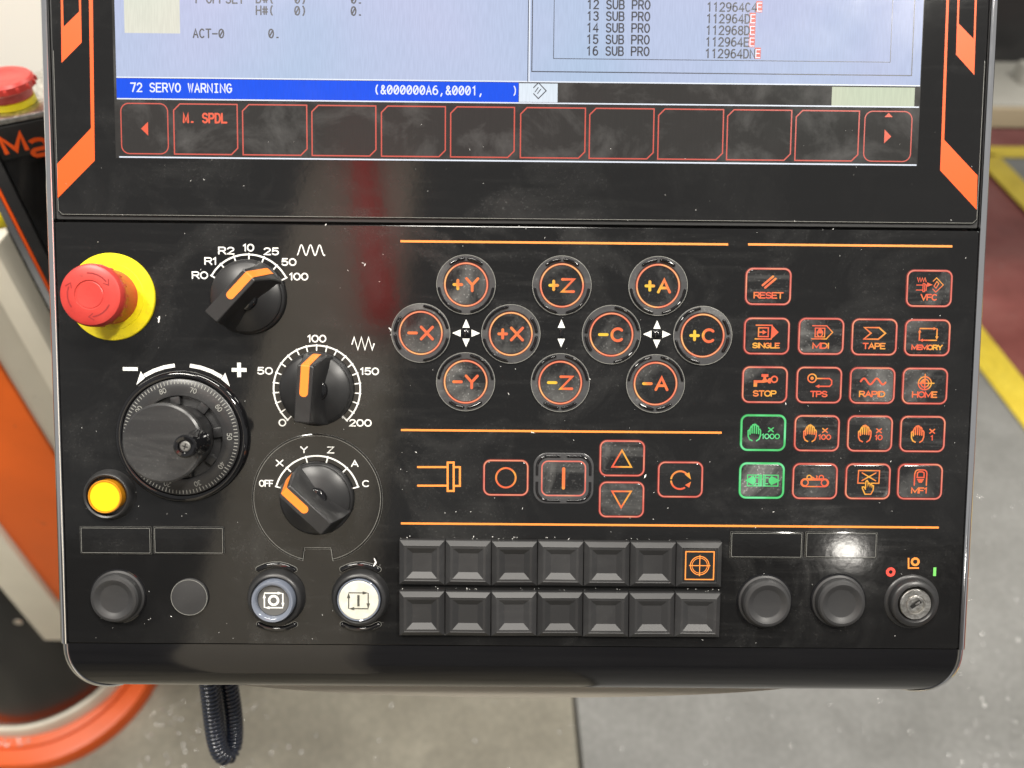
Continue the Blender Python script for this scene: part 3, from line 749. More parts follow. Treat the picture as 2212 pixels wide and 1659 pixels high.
for cx, cy, four in ((1006.8, 719.6, 1), (1212.5, 720, 0), (1419, 722, 1)):
    c = pp(cx, cy)
    for a in ((0, 90, 180, 270) if four else (90, 270)):
        q = MB(); f_ = lambda p: (c[0] + p[0] * math.cos(R(a)) - p[1] * math.sin(R(a)), c[1] + p[0] * math.sin(R(a)) + p[1] * math.cos(R(a)))
        q.flat([f_((6.5, 0)), f_((2.55, 1.7)), f_((2.55, -1.7))], ZP); pl('axis_arrow', q, 'white_print')
    q = MB()
    if four: q.lathe([(2.15, 0), (2.0, .5), (1.4, 1.0), (0, 1.25)], 24); q.build('centre_bead', 'gloss_black', root, loc=(c[0], c[1], .01))
    else: q.prism(rrect(1.5, 3.6, .4, 3), 0, .7, .3); q.build('centre_bead', 'gloss_black', root, loc=(c[0], c[1], .01))
# spindle drawing
q = MB(); wd = .95
for s_ in ([(902.8, 1009), (966, 1009)], [(902.8, 1049), (966, 1049)]): q.strip([pp(*p) for p in s_], wd, ZP)
q.strip([pp(*p) for p in ((967, 999), (980, 999), (980, 1060.5), (967, 1060.5))], wd, ZP + .01, True)
q.strip([pp(*p) for p in ((983, 1009), (993.5, 1009), (993.5, 1049.5), (983, 1049.5))], wd, ZP + .006)
pl('spindle_symbol', q, 'orange_print')
# key switch marks
c = pp(1924, 1235.6); q = MB(); q.strip(arc(c[0], c[1], 1.6, 1.6, 0, 348, 29), 1.35, ZP, True); pl('off_mark', q, 'red_print')
c = pp(1977, 1213.4); q = MB(); q.strip(arc(c[0], c[1], 1.6, 1.6, 0, 348, 29), 1.05, ZP, True)
q.strip([pp(1962.5, 1205), pp(1962.5, 1227), pp(1985, 1227)], .75, ZP + .01, cap=False); pl('lock_mark', q, 'orange_print')
c = pp(2019, 1235); q = MB(); q.strip([(c[0], c[1] - 2.1), (c[0], c[1] + 2.1)], 1.4, ZP, cap=False); pl('on_mark', q, 'green_print')

# ------------------------------------------------------------------ emergency stop
c = pp(242.5, 641.4)
q = MB(); q.lathe([(12.6, 1.2), (12.5, 11), (12.7, 12.6), (13.7, 13.2), (14.0, 14.6), (14.0, 17.2), (13.2, 18.9), (11.6, 19.6), (6.6, 19.75), (6.35, 19.35), (6.0, 19.3), (5.7, 19.5), (0, 19.2)], 64)
for k in range(18):
    a = 2 * math.pi * k / 18; r0 = 13.55
    q.loft([[(r0 * math.cos(a + da) , r0 * math.sin(a + da), z_) for da, z_ in ((-.05, 12.6), (.05, 12.6), (.05, 14.4), (-.05, 14.4))], [((r0 + .55) * math.cos(a + da), (r0 + .55) * math.sin(a + da), z_) for da, z_ in ((-.04, 12.7), (.04, 12.7), (.04, 14.3), (-.04, 14.3))]])
es = q.build('stop_button', 'stop_red', root, loc=(c[0], c[1], 0), label='large red mushroom stop button on a yellow disc')
q = MB(); q.lathe([(0, 0), (20.2, 0), (20.2, .9), (19.9, 1.25), (15.5, 1.3), (15.2, 1.6), (0, 1.6)], 72); q.build('stop_disc', 'stop_yellow', es)
for k in range(3):
    q = MB(); a0 = 25 + 120 * k
    q.strip(arc(0, 0, 9.6, 9.6, a0 + 68, a0 + 14), .55, 19.74)
    a = R(a0 + 2); b_ = R(a0 + 14); q.strip([(11 * math.cos(b_), 11 * math.sin(b_)), (9.6 * math.cos(a), 9.6 * math.sin(a)), (8.2 * math.cos(b_), 8.2 * math.sin(b_))], .4, 19.745)
    q.build('turn_arrow', 'stop_red_dark', es, smooth=False)

# ------------------------------------------------------------------ selector knobs
def knob(center, ang, label):
    c = pp(*center)
    q = MB(); q.lathe([(17.4, .0), (17.4, 1.6), (16.9, 2.4), (16.3, 2.8), (16.1, 3.9), (15.4, 4.5), (11, 5.6), (6, 7.6), (0, 8.6)], 64)
    k = q.build('selector_knob', 'knob_black', root, loc=(c[0], c[1], 0), rz=R(ang), label=label)
    q = MB()
    def ring(z, xb, xf, y): e = .45; return [(xb, -y + e, z), (xb + e, -y, z), (xf - e, -y, z), (xf, -y + e, z), (xf, y - e, z), (xf - e, y, z), (xb + e, y, z), (xb, y - e, z)]
    q.loft([ring(3.0, -16.2, 16.3, 7.2), ring(6.5, -15.9, 15.8, 5.6), ring(11, -15.2, 14.8, 4.5), ring(17, -14.2, 13.5, 4.0), ring(22.6, -13.4, 12.2, 3.72), ring(23.3, -13.1, 11.9, 3.5), ring(23.5, -12.8, 11.6, 3.2)], cap0=False)
    q.build('grip_bar', 'knob_black', k, ang=24)
    q = MB()                                   # orange pointer: along the top, then down the nose
    hw_ = 1.85; top = 23.56
    pts = [(0 + hw_ * math.cos(R(a)) * -1, hw_ * math.sin(R(a))) for a in range(-90, 91, 15)]
    q.poly([(x, -y if True else y, top) for x, y in [(11.7, -hw_)] + pts + [(11.7, hw_)]])
    prof = [(11.7, top), (12.05, 23.3), (12.36, 22.6), (13.62, 17), (14.95, 11), (15.95, 6.5), (16.45, 3.2)]
    for (xa_, za), (xb_, zb_) in zip(prof, prof[1:]): q.poly([(xa_, -hw_, za), (xb_, -hw_, zb_), (xb_, hw_, zb_), (xa_, hw_, za)])
    q.build('pointer', 'pointer_orange', k, ang=60)
    for s_ in (-1, 1):                         # half-round hub beside the bar
        q = MB(); pr = [(x, s_ * y) for x, y in arc(0, 3.4, 4.6, 3.4, 0, 180, 14)]
        q.prism(pr, 4, 10.2, 1.0); q.build('hub', 'gloss_black', k, ang=50)
    return k
knob(KN1, 47, 'black knob with orange pointer set between 50 and 100')
knob(KN2, 86, 'black knob with orange pointer set to 100')
# cover disc with a notch under the axis knob
c = pp(686, 1076.5); r_ = 31.0; nb = 13.4
dsk = arc(0, 0, r_, r_, -90 + nb, 270 - nb, 90) + [(-6.4, -24.4), (6.4, -24.4)]
q = MB(); q.prism(dsk, .02, .62, .5); dk = q.build('switch_plate', 'plate_black', root, loc=(c[0], c[1], 0), ang=12)
q = MB(); q.strip([(x * .965, y * .965) for x, y in dsk], .16, .66, True); q.strip([(x * .995, y * .995) for x, y in dsk], .22, .4, True); q.build('plate_rim', 'edge_highlight', dk, smooth=False)
k3 = knob(KN3, 137, 'black knob with orange pointer set to X'); k3.location.z = .0007
for o in list(plate.children):
    if o.name.startswith('dial_lettering') or o.name.startswith('dial_scale'):
        bb = [Vector(v) for v in o.bound_box]; mx = sum((v.x for v in bb)) / 8 * 1000; my = sum((v.y for v in bb)) / 8 * 1000
        if math.hypot(mx - c[0], my - c[1]) < 31: o.location.z = .00068

# ------------------------------------------------------------------ handwheel
q = MB(); q.lathe([(14.6, 1.6), (15.0, 3), (15.4, 9), (16.6, 17.5), (17.6, 19.2), (17.9, 20.5), (17.7, 22.2), (16.8, 22.8), (8, 22.9), (0, 22.9)], 72)
hw = q.build('handwheel', 'dial_black', root, loc=(HW[0], HW[1], 0), label='round black handwheel with a crank grip and numbered dial')
q = MB(); q.lathe([(31.0, 0), (31.0, 1.8), (30.2, 3.0), (28.9, 3.3), (27.9, 2.9), (27.6, 1.2), (27.4, .6)], 96); q.build('outer_rim', 'gloss_black', hw, ang=50)
q = MB(); q.lathe([(27.3, .5), (27.3, 3.0), (26.9, 3.3), (20.2, 4.0), (19.6, 3.8), (19.4, 1.0), (14.5, .9)], 96); dr_ = q.build('dial_ring', 'dial_black', hw)
mat('dial_mark', (.27, .27, .25), .5)
q = MB()
for k in range(100):
    a = R(1.6 + 3.6 * k); t = 2.1 if k % 10 == 0 else 1.7
    def P3(r, off): return (r * math.cos(a) - off * math.sin(a), r * math.sin(a) + off * math.cos(a), 3.38 + (26.9 - r) * .7 / 6.7 )
    q.poly([P3(26.7 - t, -.19), P3(26.7, -.19), P3(26.7, .19), P3(26.7 - t, .19)])
q.build('dial_ticks', 'dial_mark', hw, smooth=False)['kind'] = 'stuff'
for n_ in range(0, 100, 10):
    a = 1.6 + (n_ - 50) * 3.6; q = MB(); qr = 22.9
    def turn(p, a=a): 
        x, y = p[0], p[1] + qr; b_ = R(a - 90); return (x * math.cos(b_) - y * math.sin(b_), x * math.sin(b_) + y * math.cos(b_))
    text_prop(q, str(n_), 0, 0, 2.1, .34, 3.95, .62, .22, turn=turn); q.build('dial_number', 'dial_mark', hw, smooth=False)
for k in range(8):
    a = R(8 + 45 * k); q = MB(); q.prism(rrect(4.2, 4.6, .5, 2), .92, 3.2, .3)
    q.build('rib', 'matt_black', hw, loc=(17.2 * math.cos(a), 17.2 * math.sin(a), 0), rz=a)
ga = R(3); gr = 15.9
q = MB(); q.lathe([(5.6, 0), (5.5, .8), (5.0, 2.2), (4.8, 9), (5.1, 12.6), (4.95, 13.7), (4.2, 14.3), (3.0, 14.1), (2.8, 13.0), (0, 12.9)], 40)
q.build('crank_grip', 'gloss_black', hw, loc=(gr * math.cos(ga), gr * math.sin(ga), 22.85), ang=40)
q = MB(); q.lathe([(2.2, 0), (2.2, .5), (1.8, .8), (0, .85)], 24); q.build('grip_screw', 'screw_grey', hw, loc=(gr * math.cos(ga), gr * math.sin(ga), 35.8))
q = MB(); q.strip([(-1.3, .4), (1.3, -.4)], .5, .02, cap=False); q.strip([(-.4, -1.3), (.4, 1.3)], .5, .03, cap=False); q.build('screw_slot', 'deep_black', hw, loc=(gr * math.cos(ga), gr * math.sin(ga), 36.68), smooth=False)

# ------------------------------------------------------------------ round buttons and plugs
c = pp(238, 1068.5)
q = MB(); q.lathe([(7.0, 0), (7.0, 4.7), (6.8, 4.95), (0, 5.0)], 48); yb = q.build('lamp_button', 'yellow_lamp', root, loc=(c[0], c[1], 0), label='lit yellow round button')
q = MB(); q.lathe([(12.2, 0), (11.4, 1.2), (10.9, 3.6), (10.2, 4.0), (9.5, 3.6), (9.2, .6), (7.7, .5)], 56); q.build('button_ring', 'matt_black', yb, ang=50)
q = MB(); q.lathe([(7.9, .4), (7.9, 4.9), (7.5, 5.35), (7.1, 5.2), (7.02, 4.6)], 48); q.build('lens_rim', 'amber_rim', yb)
def plug(x, y, k=1.0):
    c = pp(x, y); q = MB(); q.lathe([(12.7 * k, 0), (12.6 * k, .9), (11.7 * k, 1.3), (11.3 * k, 4.0), (10.6 * k, 4.9), (9.4 * k, 5.2), (7.6 * k, 4.6), (6.9 * k, 4.1), (6.5 * k, 4.0), (0, 4.0)], 56)
    o = q.build('blank_plug', 'plug_grey', root, loc=(c[0], c[1], 0), label='round dark grey rubber blanking plug', ang=28)
    q = MB(); q.lathe([(13.4 * k, 0), (13.2 * k, .5), (12.8 * k, .6)], 56); q.build('plug_seat', 'gloss_black', o)
plug(256.5, 1287.5); plug(1651, 1298); plug(1810, 1297.5)
c = pp(411, 1288.5); q = MB(); q.lathe([(8.95, 0), (8.9, .9), (8.5, 1.35), (8.1, 1.4), (0, 1.3)], 48)
q.build('blank_plug', 'plug_grey', root, loc=(c[0], c[1], 0), label='small flat round blanking cap')
_cap = bpy.data.objects[[o.name for o in root.children if o.name.startswith('blank_plug')][-1]]
q = MB(); q.strip(arc(0, 0, 8.55, 8.55, 0, 354, 59), .22, 1.42, True); q.build('cap_rim', 'edge_highlight', _cap, smooth=False)  # rim highlight of the cap, painted as a pale ring

def cyc_arrows(mb, s, z, wd, hx, hy, ah):
    for p, q_ in (((-hx, hy), (hx, hy)), ((hx, hy), (hx, -hy)), ((hx, -hy), (-hx, -hy)), ((-hx, -hy), (-hx, hy))):
        d = Vector((q_[0] - p[0], q_[1] - p[1])).normalized(); n = Vector((-d.y, d.x)); tip = Vector(q_)
        bse = tip - d * ah; mb.z += .006; mb.strip([p, tuple(tip - d * ah * .6)], wd, z + mb.z % .05, cap=False)
        mb.flat([tuple(tip), tuple(bse + n * ah * .3), tuple(bse - n * ah * .3)], z + .06)
def push(x, y, label, lens):
    c = pp(x, y); q = MB(); q.lathe([(13.9, 0), (13.5, 1.2), (12.9, 3.4), (12.2, 4.4), (11.2, 4.7), (10.6, 4.2), (10.4, 2.0), (0, 1.9)], 64)
    o = q.build('push_button', 'matt_black', root, loc=(c[0], c[1], 0), label=label, ang=45)
    if lens:
        q = MB(); q.lathe([(10.2, 2), (10.1, 6.6), (9.6, 7.5), (8.6, 7.6), (7.8, 6.9), (7.6, 6.0), (7.5, 5.0)], 56); q.build('clear_lens', 'lens_rim', o, ang=50)
        q = MB(); q.prism(arc(0, 0, 7.4, 7.4, -18, 18 + 180, 40) + arc(0, 0, 7.4, 7.4, 200, 340, 20), 4.6, 5.0, .1); q.build('insert', 'insert_grey', o, ang=12)
        q = MB(); cyc_arrows(q, 1, 5.06, .62, 4.35, 3.5, 2.4); q.strip(arc(0, 0, 2.1, 2.1, 0, 348, 29), 1.15, 5.07, True); q.build('hold_symbol', 'white_print', o, smooth=False)
    else:
        q = MB(); q.lathe([(10.2, 2), (10.2, 4.8), (9.9, 5.2), (9.55, 5.0), (9.5, 4.6)], 56); q.build('clear_rim', 'lens_rim', o)
        q = MB(); q.lathe([(9.5, 3), (9.4, 4.9), (9.0, 5.2), (0, 5.4)], 56); q.build('button_cap', 'white_cap', o)
        q = MB(); cyc_arrows(q, 1, 5.46, .48, 4.6, 3.8, 2.6); q.strip([(0, -2.7), (0, 2.7)], 1.1, 5.47, cap=False); q.build('start_symbol', 'print_black', o, smooth=False)
    for s_ in (1, -1):
        pts = [(x_, y_ * s_) for x_, y_ in sector(15.2, 17.6, 59, 121)]
        q = MB(); q.prism(pts, .02, 1.5, .75); q.build('guard_rib', 'gloss_black', o, loc=(0, s_ * -.6, 0), ang=60)
        q = MB(); q.strip([(x_, y_ * s_) for x_, y_ in sector(15.05, 17.75, 58.5, 121.5)], .2, .12, True); q.build('guard_edge', 'edge_highlight', o, loc=(0, s_ * -.6, 0), smooth=False)
push(598, 1289, 'round clear button with white hold symbol', True)
push(779, 1289, 'round white button with black start symbol', False)

# label holders
def holder(x0, x1, xm0, xm1, y0, y1):
    for a, b_ in ((x0, xm0), (xm1, x1)):
        p0 = pp(a, (y0[0] + y0[1]) / 2); p1 = pp(b_, (y1[0] + y1[1]) / 2)
        q = MB(); wd_, ht_ = p1[0] - p0[0], p0[1] - p1[1]
        q.prism(rrect(wd_, ht_, .5, 2), .01, .75, .45); o = q.build('label_holder', 'glass_black', root, loc=((p0[0] + p1[0]) / 2, (p0[1] + p1[1]) / 2, 0), ang=12)
        q = MB(); q.strip(rrect(wd_ - 1.5, ht_ - 1.5, .3, 2), .16, .78, True); q.strip(rrect(wd_ - .25, ht_ - .25, .4, 2), .2, .5, True); q.build('holder_edge', 'edge_highlight', o, smooth=False)
holder(173.5, 486, 329.5, 332, (1134, 1138), (1194, 1200))
holder(1577, 1892.5, 1732, 1739, (1145, 1150), (1204, 1208))

# key switch
c = pp(1969, 1299.5)
q = MB(); q.lathe([(7.4, 0), (7.4, 3.6), (7.1, 4.0), (4.6, 4.0), (4.4, 3.5), (0, 3.5)], 48); ks = q.build('key_switch', 'key_metal', root, loc=(c[0], c[1], 0), label='metal key lock in a black ring')
q = MB(); q.lathe([(13.2, 0), (12.6, .7), (11.6, .8), (11.3, 2.8), (10.6, 3.6), (8.9, 3.9), (8.2, 3.4), (7.7, 1.2), (7.5, .8)], 56); q.build('lock_ring', 'matt_black', ks, ang=45)
q = MB(); q.prism(sector(2.6, 4.3, 30, 215), 3.5, 3.95, .1); q.strip(arc(0, 0, 4.2, 4.2, 205, 385), .5, 4.05); q.build('lock_core', 'key_metal', ks)
q = MB(); a = R(34); f_ = lambda x, y: (x * math.cos(a) - y * math.sin(a), x * math.sin(a) + y * math.cos(a))
q.flat([f_(-2.7, -.85), f_(2.7, -.85), f_(2.7, .85), f_(-2.7, .85)], 4.02); q.build('key_slot', 'deep_black', ks, smooth=False)
q = MB(); q.prism([f_(-.2, -.5), f_(2.0, -.5), f_(2.0, .4), f_(-.2, .4)], 4.03, 4.15, .04); q.build('slot_shutter', 'key_metal', ks)

# ------------------------------------------------------------------ square key field
kx0 = pp(913, 1211)[0]; kx1 = pp(1506.5, 1216)[0]; kp = (kx1 - kx0) / 6
kr = [(pp(913, 1211)[1] + pp(1506, 1216)[1]) / 2, (pp(911, 1321)[1] + pp(1503.5, 1323.5)[1]) / 2]
def sq(h, z): return [(-h, -h, z), (h, -h, z), (h, h, z), (-h, h, z)]
K = kp - .35
def keymesh(matn, recess=True):
    q = MB()
    if recess: q.loft([sq(K / 2, 0), sq(K / 2, 2.7), sq(K / 2 - .25, 3.0), sq(K * .398, 4.6), sq(K * .392, 4.7), sq(K * .375, 4.55), sq(K * .335, 4.5), sq(K * .21, 2.9)], cap0=False)
    else: q.loft([sq(K / 2, 0), sq(K / 2, 2.7), sq(K / 2 - .25, 3.0), sq(K * .40, 4.6), sq(K * .39, 4.65), sq(K * .37, 4.0)], cap0=False)
    return q
names = ['first', 'second', 'third', 'fourth', 'fifth', 'sixth', 'seventh']
proto = None
for r_i in range(2):
    for ci in range(7):
        loc = (kx0 + kp * ci, kr[r_i], 0)
        if r_i == 0 and ci == 6:
            o = keymesh(0, False).build('origin_key', 'key_grey', root, loc=loc, smooth=False, label='square key with orange crossed circle')
            q = MB(); h = K * .355; q.prism(rrect(2 * h, 2 * h, .3, 2), 3.6, 4.35, .1); q.build('key_insert', 'deep_black', o, ang=12)
            q = MB(); h = K * .31; q.strip([(-h, -h), (h, -h), (h, h), (-h, h)], .55, 4.4, True)
            q.strip(arc(0, 0, 4.4, 4.4, 0, 350, 35), .4, 4.4, True); q.strip(arc(0, 0, 3.6, 3.6, 0, 350, 35), .3, 4.4, True)
            q.strip([(-4.9, 0), (4.9, 0)], .4, 4.42); q.strip([(0, -4.9), (0, 4.9)], .4, 4.43); q.build('origin_symbol', 'orange_print', o, smooth=False)
            continue
        if proto is None: proto = o = keymesh(0).build('blank_key', 'key_grey', root, loc=loc, smooth=False)
        else:
            o = proto.copy(); o.name = 'blank_key'; col.objects.link(o); o.location = tuple(c_ / 1000 for c_ in loc); o.parent = root
        o.rotation_euler = (R(rnd.uniform(-.8, .8)), R(rnd.uniform(-.8, .8)), R(rnd.uniform(-.4, .4))); o.location.z += rnd.uniform(-.0003, .0002)

# ------------------------------------------------------------------ round axis keys
def axis_key(txt, x, y, rots):
    c = pp(x, y); q = MB(); q.lathe([(9.4, .02), (9.4, .35), (9.1, .6), (0, .75)], 56)
    o = q.build('axis_button', 'key_film', root, loc=(c[0], c[1], 0), label='round button with glowing %s' % txt)
    q = MB(); q.lathe([(13.9, 0.02), (13.8, .6), (13.4, .92), (10.9, .9), (10.5, .5), (10.4, .02)], 64); q.build('guard_ring', 'guard_black', o)
    q = MB(); q.strip(arc(0, 0, 13.65, 13.65, 0, 354, 59), .22, 1.0, True); q.build('ring_edge', 'edge_highlight', o, smooth=False)
    for a0, a1, r0, r1 in rots:
        q = MB(); q.prism(sector(r0, r1, a0, a1), .5, 1.9, .7); q.build('guard_rib', 'gloss_black', o, ang=60)
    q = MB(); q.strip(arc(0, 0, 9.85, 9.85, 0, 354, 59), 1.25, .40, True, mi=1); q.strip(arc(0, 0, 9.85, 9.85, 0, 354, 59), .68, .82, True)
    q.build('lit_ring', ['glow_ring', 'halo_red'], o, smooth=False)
    q = MB(); zz = .80
    if txt[0] == '+': q.strokes(GL['+'][1], 1.35, zz, 0, lambda p: (-5.6 + p[0] * 3.6, -2.3 + p[1] * 4.6))
    else: q.strokes([[(0, .5), (1, .5)]], 1.35, zz, 0, lambda p: (-5.6 + p[0] * 3.6, -2.3 + p[1] * 4.6))
    q.strokes(GL[txt[1]][1], 1.25, zz, 0, lambda p: (.2 + p[0] * 5.3, -2.8 + p[1] * 5.6))
    q.build('legend', 'glow_axis', o, smooth=False)
T4 = [(54, 84, 11.2, 12.7), (96, 126, 11.2, 12.7), (188, 258, 12.0, 13.3), (282, 352, 12.0, 13.3)]
B4 = [(-t[1], -t[0], t[2], t[3]) for t in T4]
def rotd(L, d): return [(a + d, b_ + d, r0, r1) for a, b_, r0, r1 in L]
for t_, x, y, L in (('+Y', 1007, 615, T4), ('+Z', 1213.5, 616.8, T4), ('+A', 1420.7, 618, T4), ('-X', 909.3, 719.3, rotd(T4, 90)), ('+X', 1103.5, 721.4, rotd(T4, -90)),
                    ('-C', 1320.3, 722.9, rotd(T4, 90)), ('+C', 1517, 725, rotd(T4, -90)), ('-Y', 1006, 824.6, B4), ('-Z', 1210, 826.4, B4), ('-A', 1415.3, 828.6, B4)):
    axis_key(t_, x, y, L)

# ------------------------------------------------------------------ rectangular film keys
Sk = .0464
def film_key(box, label, icon, green=False, guard=False, text=None, sizeh=None):
    x0, x1, y0, y1 = box; c = pp((x0 + x1) / 2, (y0 + y1) / 2); W_, H_ = 20.6, 16.4
    q = MB(); q.prism(rrect(W_ - 1.0, H_ - 1.0, 2.6, 5), .02, .34, .22); o = q.build('film_key', 'key_film', root, loc=(c[0], c[1], 0), label=label, ang=12)
    gl, ha = ('glow_green', 'halo_green') if green else ('glow_border', 'halo_red')
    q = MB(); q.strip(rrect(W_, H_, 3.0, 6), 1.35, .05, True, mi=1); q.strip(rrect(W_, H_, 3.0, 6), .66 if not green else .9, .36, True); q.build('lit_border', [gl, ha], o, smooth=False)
    q = MB(); q.base = .38; icon(q)
    if text:
        s_, ty, h, wd_, xc = text; text_prop(q, s_, xc, ty, h, .60, .38, 1.15, .22, width=wd_)
    q.build('legend', 'glow_green' if green else 'glow_orange', o, smooth=False)
    if guard:
        q = MB(); gw, gh = 28.6, 24.4
        q.prism(rrect(gw, gh, 6.5, 7), .01, .6, .35); g_ = q.build('guard_frame', 'guard_black', o, ang=12); g_.location.z = -.0003
        for sx_ in (1, -1):
            for sy_ in (1, -1):
                path_ = [(sx_ * 1.6, sy_ * 10.6)] + [(sx_ * (12.6 - 5.2 + 5.2 * math.cos(R(a_))), sy_ * (10.6 - 5.2 + 5.2 * math.sin(R(a_)))) for a_ in range(90, -1, -15)] + [(sx_ * 12.6, sy_ * 1.6)]
                q = MB(); q.tube([(x_, y_, .3) for x_, y_ in path_], .65, 8); q.build('guard_rib', 'gloss_black', o, ang=60)
    return o
def Zf(cx, cy, s=Sk): return lambda p: ((p[0] - cx) * s, -(p[1] - cy) * s)
def ic(cx, cy, strokes=(), fills=(), wd=.74, s=Sk):
    f_ = Zf(cx, cy, s)
    def go(q):
        q.strokes(strokes, wd, .38, 0, f_)
        for k_, p in enumerate(fills): q.flat([f_(v) for v in p], .445 + .004 * k_)
    return go
def arrowhead(x, y, a, l=26, w_=13):
    a = R(a); dx, dy = math.cos(a), -math.sin(a)
    return [(x, y), (x - dx * l - dy * w_, y - dy * l + dx * w_), (x - dx * l + dy * w_, y - dy * l - dx * w_)]
HAND = lambda ox, oy, k=1.0: [[(ox + k * x, oy + k * y) for x, y in s_] for s_ in (
    [(-18, 83), (-44, 70), (-58, 40), (-60, -18), (-50, -26), (-42, -14), (-40, 18)],
    [(-40, 10), (-40, -40), (-30, -62), (-20, -50), (-20, 5)], [(-20, -50), (-16, -78), (-4, -82), (2, -66), (2, 5)],
    [(2, -66), (8, -84), (20, -78), (24, -60), (24, 8)], [(24, -60), (34, -68), (44, -56), (46, 10)],
    [(46, -30), (58, -34), (66, -20), (66, 30), (54, 66), (28, 84)])]
CIR = lambda x, y, r, ry=None: ('c', arc(x, y, r, ry or r, 0, 350, 30))
def C_(pts): return ('c', pts)
film_key((1609.8, 1708.6, 580, 658), 'key lettered RESET with two slanted bars', ic(318, 228, [[(362, 128), (260, 216)], [(388, 150), (286, 240)]], wd=1.0), text=('RESET', -4.1, 2.5, 13.4, .2))
film_key((1958.7, 2054.6, 584, 662.4), 'key lettered VFC with spindle and diamond',
         ic(1950, 248, [[(1826, 142), (1838, 182), (1850, 142), (1862, 182), (1875, 142), (1888, 182), (1902, 142), (1914, 182)], [(1820, 215), (1880, 215)], [(1818, 265), (1880, 265)], C_([(1885, 200), (1902, 200), (1902, 280), (1885, 280)]), [(1906, 212), (1918, 212), (1918, 266), (1906, 266)],
                       [(1985, 175), (2018, 142), (2088, 212), (2016, 284), (1985, 256)], [(1995, 225), (2022, 178), (2042, 200), (2016, 244), (1995, 225)]],
            [[(1924, 188), (1982, 212), (1924, 232)]], wd=.42), text=('VFC', -4.1, 2.5, 7.4, 0))
film_key((1606.6, 1704.8, 687, 765), 'key lettered SINGLE with boxed arrow and filled point',
         ic(300, 727, [[(190, 618), (350, 618)], [(184, 756), (345, 756)], C_([(216, 644), (314, 644), (314, 732), (216, 732)]), [(228, 688), (262, 688)]], [[(346, 612), (418, 688), (340, 762)], [(256, 664), (300, 688), (256, 712)]], wd=.6), text=('SINGLE', -4.4, 2.1, 12.4, -.2))
film_key((1724.8, 1821.5, 688, 765), 'key lettered MDI with a boxed hand', 
         ic(848, 732, [[(758, 626), (900, 626), (962, 690), (900, 758), (754, 758)], C_([(786, 650), (882, 650), (882, 738), (786, 738)])] + HAND(832, 695, .42), wd=.5), text=('MDI', -4.4, 2.3, 7.4, 0))
film_key((1840, 1936, 689.7, 766.5), 'key lettered TAPE with a notched arrow outline',
         ic(1392, 735, [C_([(1288, 640), (1436, 640), (1502, 696), (1432, 756), (1286, 756), (1356, 696)])], wd=.7), text=('TAPE', -4.2, 2.4, 10.2, 0))
film_key((1955, 2050, 691, 768), 'key lettered MEMORY with four arrows in a rectangle',
         ic(1928, 742, [[(1850, 650), (1995, 650)], [(2022, 655), (2022, 735)], [(2020, 768), (1875, 768)], [(1846, 768), (1846, 690)]],
            [arrowhead(2018, 650, 0, 34, 16), arrowhead(2022, 762, -90, 34, 16), arrowhead(1848, 768, 180, 34, 16), arrowhead(1846, 656, 90, 34, 16)], wd=.6), text=('MEMORY', -4.5, 2.0, 14.2, 0))
film_key((1603, 1700.4, 793, 869), 'key lettered STOP with a tap',
         ic(280, 1220, [CIR(374, 1164, 30)], [[(165, 1175), (250, 1175), (262, 1160), (262, 1140), (242, 1140), (242, 1112), (312, 1112), (312, 1140), (290, 1140), (290, 1160), (305, 1170), (318, 1152), (340, 1152), (340, 1205), (318, 1205), (305, 1192), (265, 1200), (202, 1200), (200, 1240), (165, 1240)]], wd=.7), text=('STOP', -4.1, 2.4, 10.6, 0))
film_key((1721, 1816.5, 793.5, 870), 'key lettered TPS with a circle and hooked arrow',
         ic(832, 1224, [CIR(758, 1155, 42), CIR(758, 1155, 10), [(800, 1157), (935, 1157), (958, 1178), (958, 1216), (938, 1236), (830, 1236)]], [arrowhead(792, 1236, 180, 42, 18)], wd=.62), text=('TPS', -4.2, 2.4, 7.6, 0))
film_key((1836, 1931.5, 795, 870.6), 'key lettered RAPID with a wave',
         ic(1372, 1230, [[(1252 + 252 * i / 50, 1188 - 30 * math.sin(2 * math.pi * (i / 50 * 1.95) + .0)) for i in range(51)]], wd=.85), text=('RAPID', -4.0, 2.4, 11.8, 0))
film_key((1950, 2044.4, 795.8, 872), 'key lettered HOME with a target',
         ic(1908, 1234, [CIR(1905, 1205, 66), [(1905, 1115), (1905, 1272)], [(1838, 1205), (1998, 1205)], CIR(1905, 1205, 40)], [[(1905, 1205)] + arc(1905, 1205, 36, 36, 180, 270, 6)], wd=.55), text=('HOME', -4.0, 2.5, 11.4, 0))
def xkey(box, n_, cxz, cyz, hx, hy, tx, green=False, wd_=3.0):
    f_ = Zf(cxz, cyz)
    def go(q):
        q.strokes(HAND(hx, hy, 1.0), .62, .38, 0, f_)
        p = f_((tx, hy - 30)); q.strokes(GL['X'][1], .6, .38, 0, lambda v: (p[0] - 1.1 + v[0] * 2.2, p[1] - .9 + v[1] * 1.8))
        p = f_((tx, hy + 38)); text_prop(q, n_, p[0], p[1], 2.1, .5, .38, 1.0, .25, width=wd_)
    film_key(box, 'key with a hand and x %s' % n_, go, green=green)
xkey((1599, 1696.8, 896.6, 972.7), '1000', 318, 217, 225, 215, 396, True, 8.2)
xkey((1716, 1812, 898, 973.6), '100', 866, 223, 792, 223, 947, wd_=5.6)
xkey((1831, 1926, 899, 974), '10', 1402, 227, 1345, 227, 1492, wd_=3.2)
xkey((1944.5, 2039.7, 900, 975), '1', 1932, 230, 1878, 230, 2028, wd_=.8)
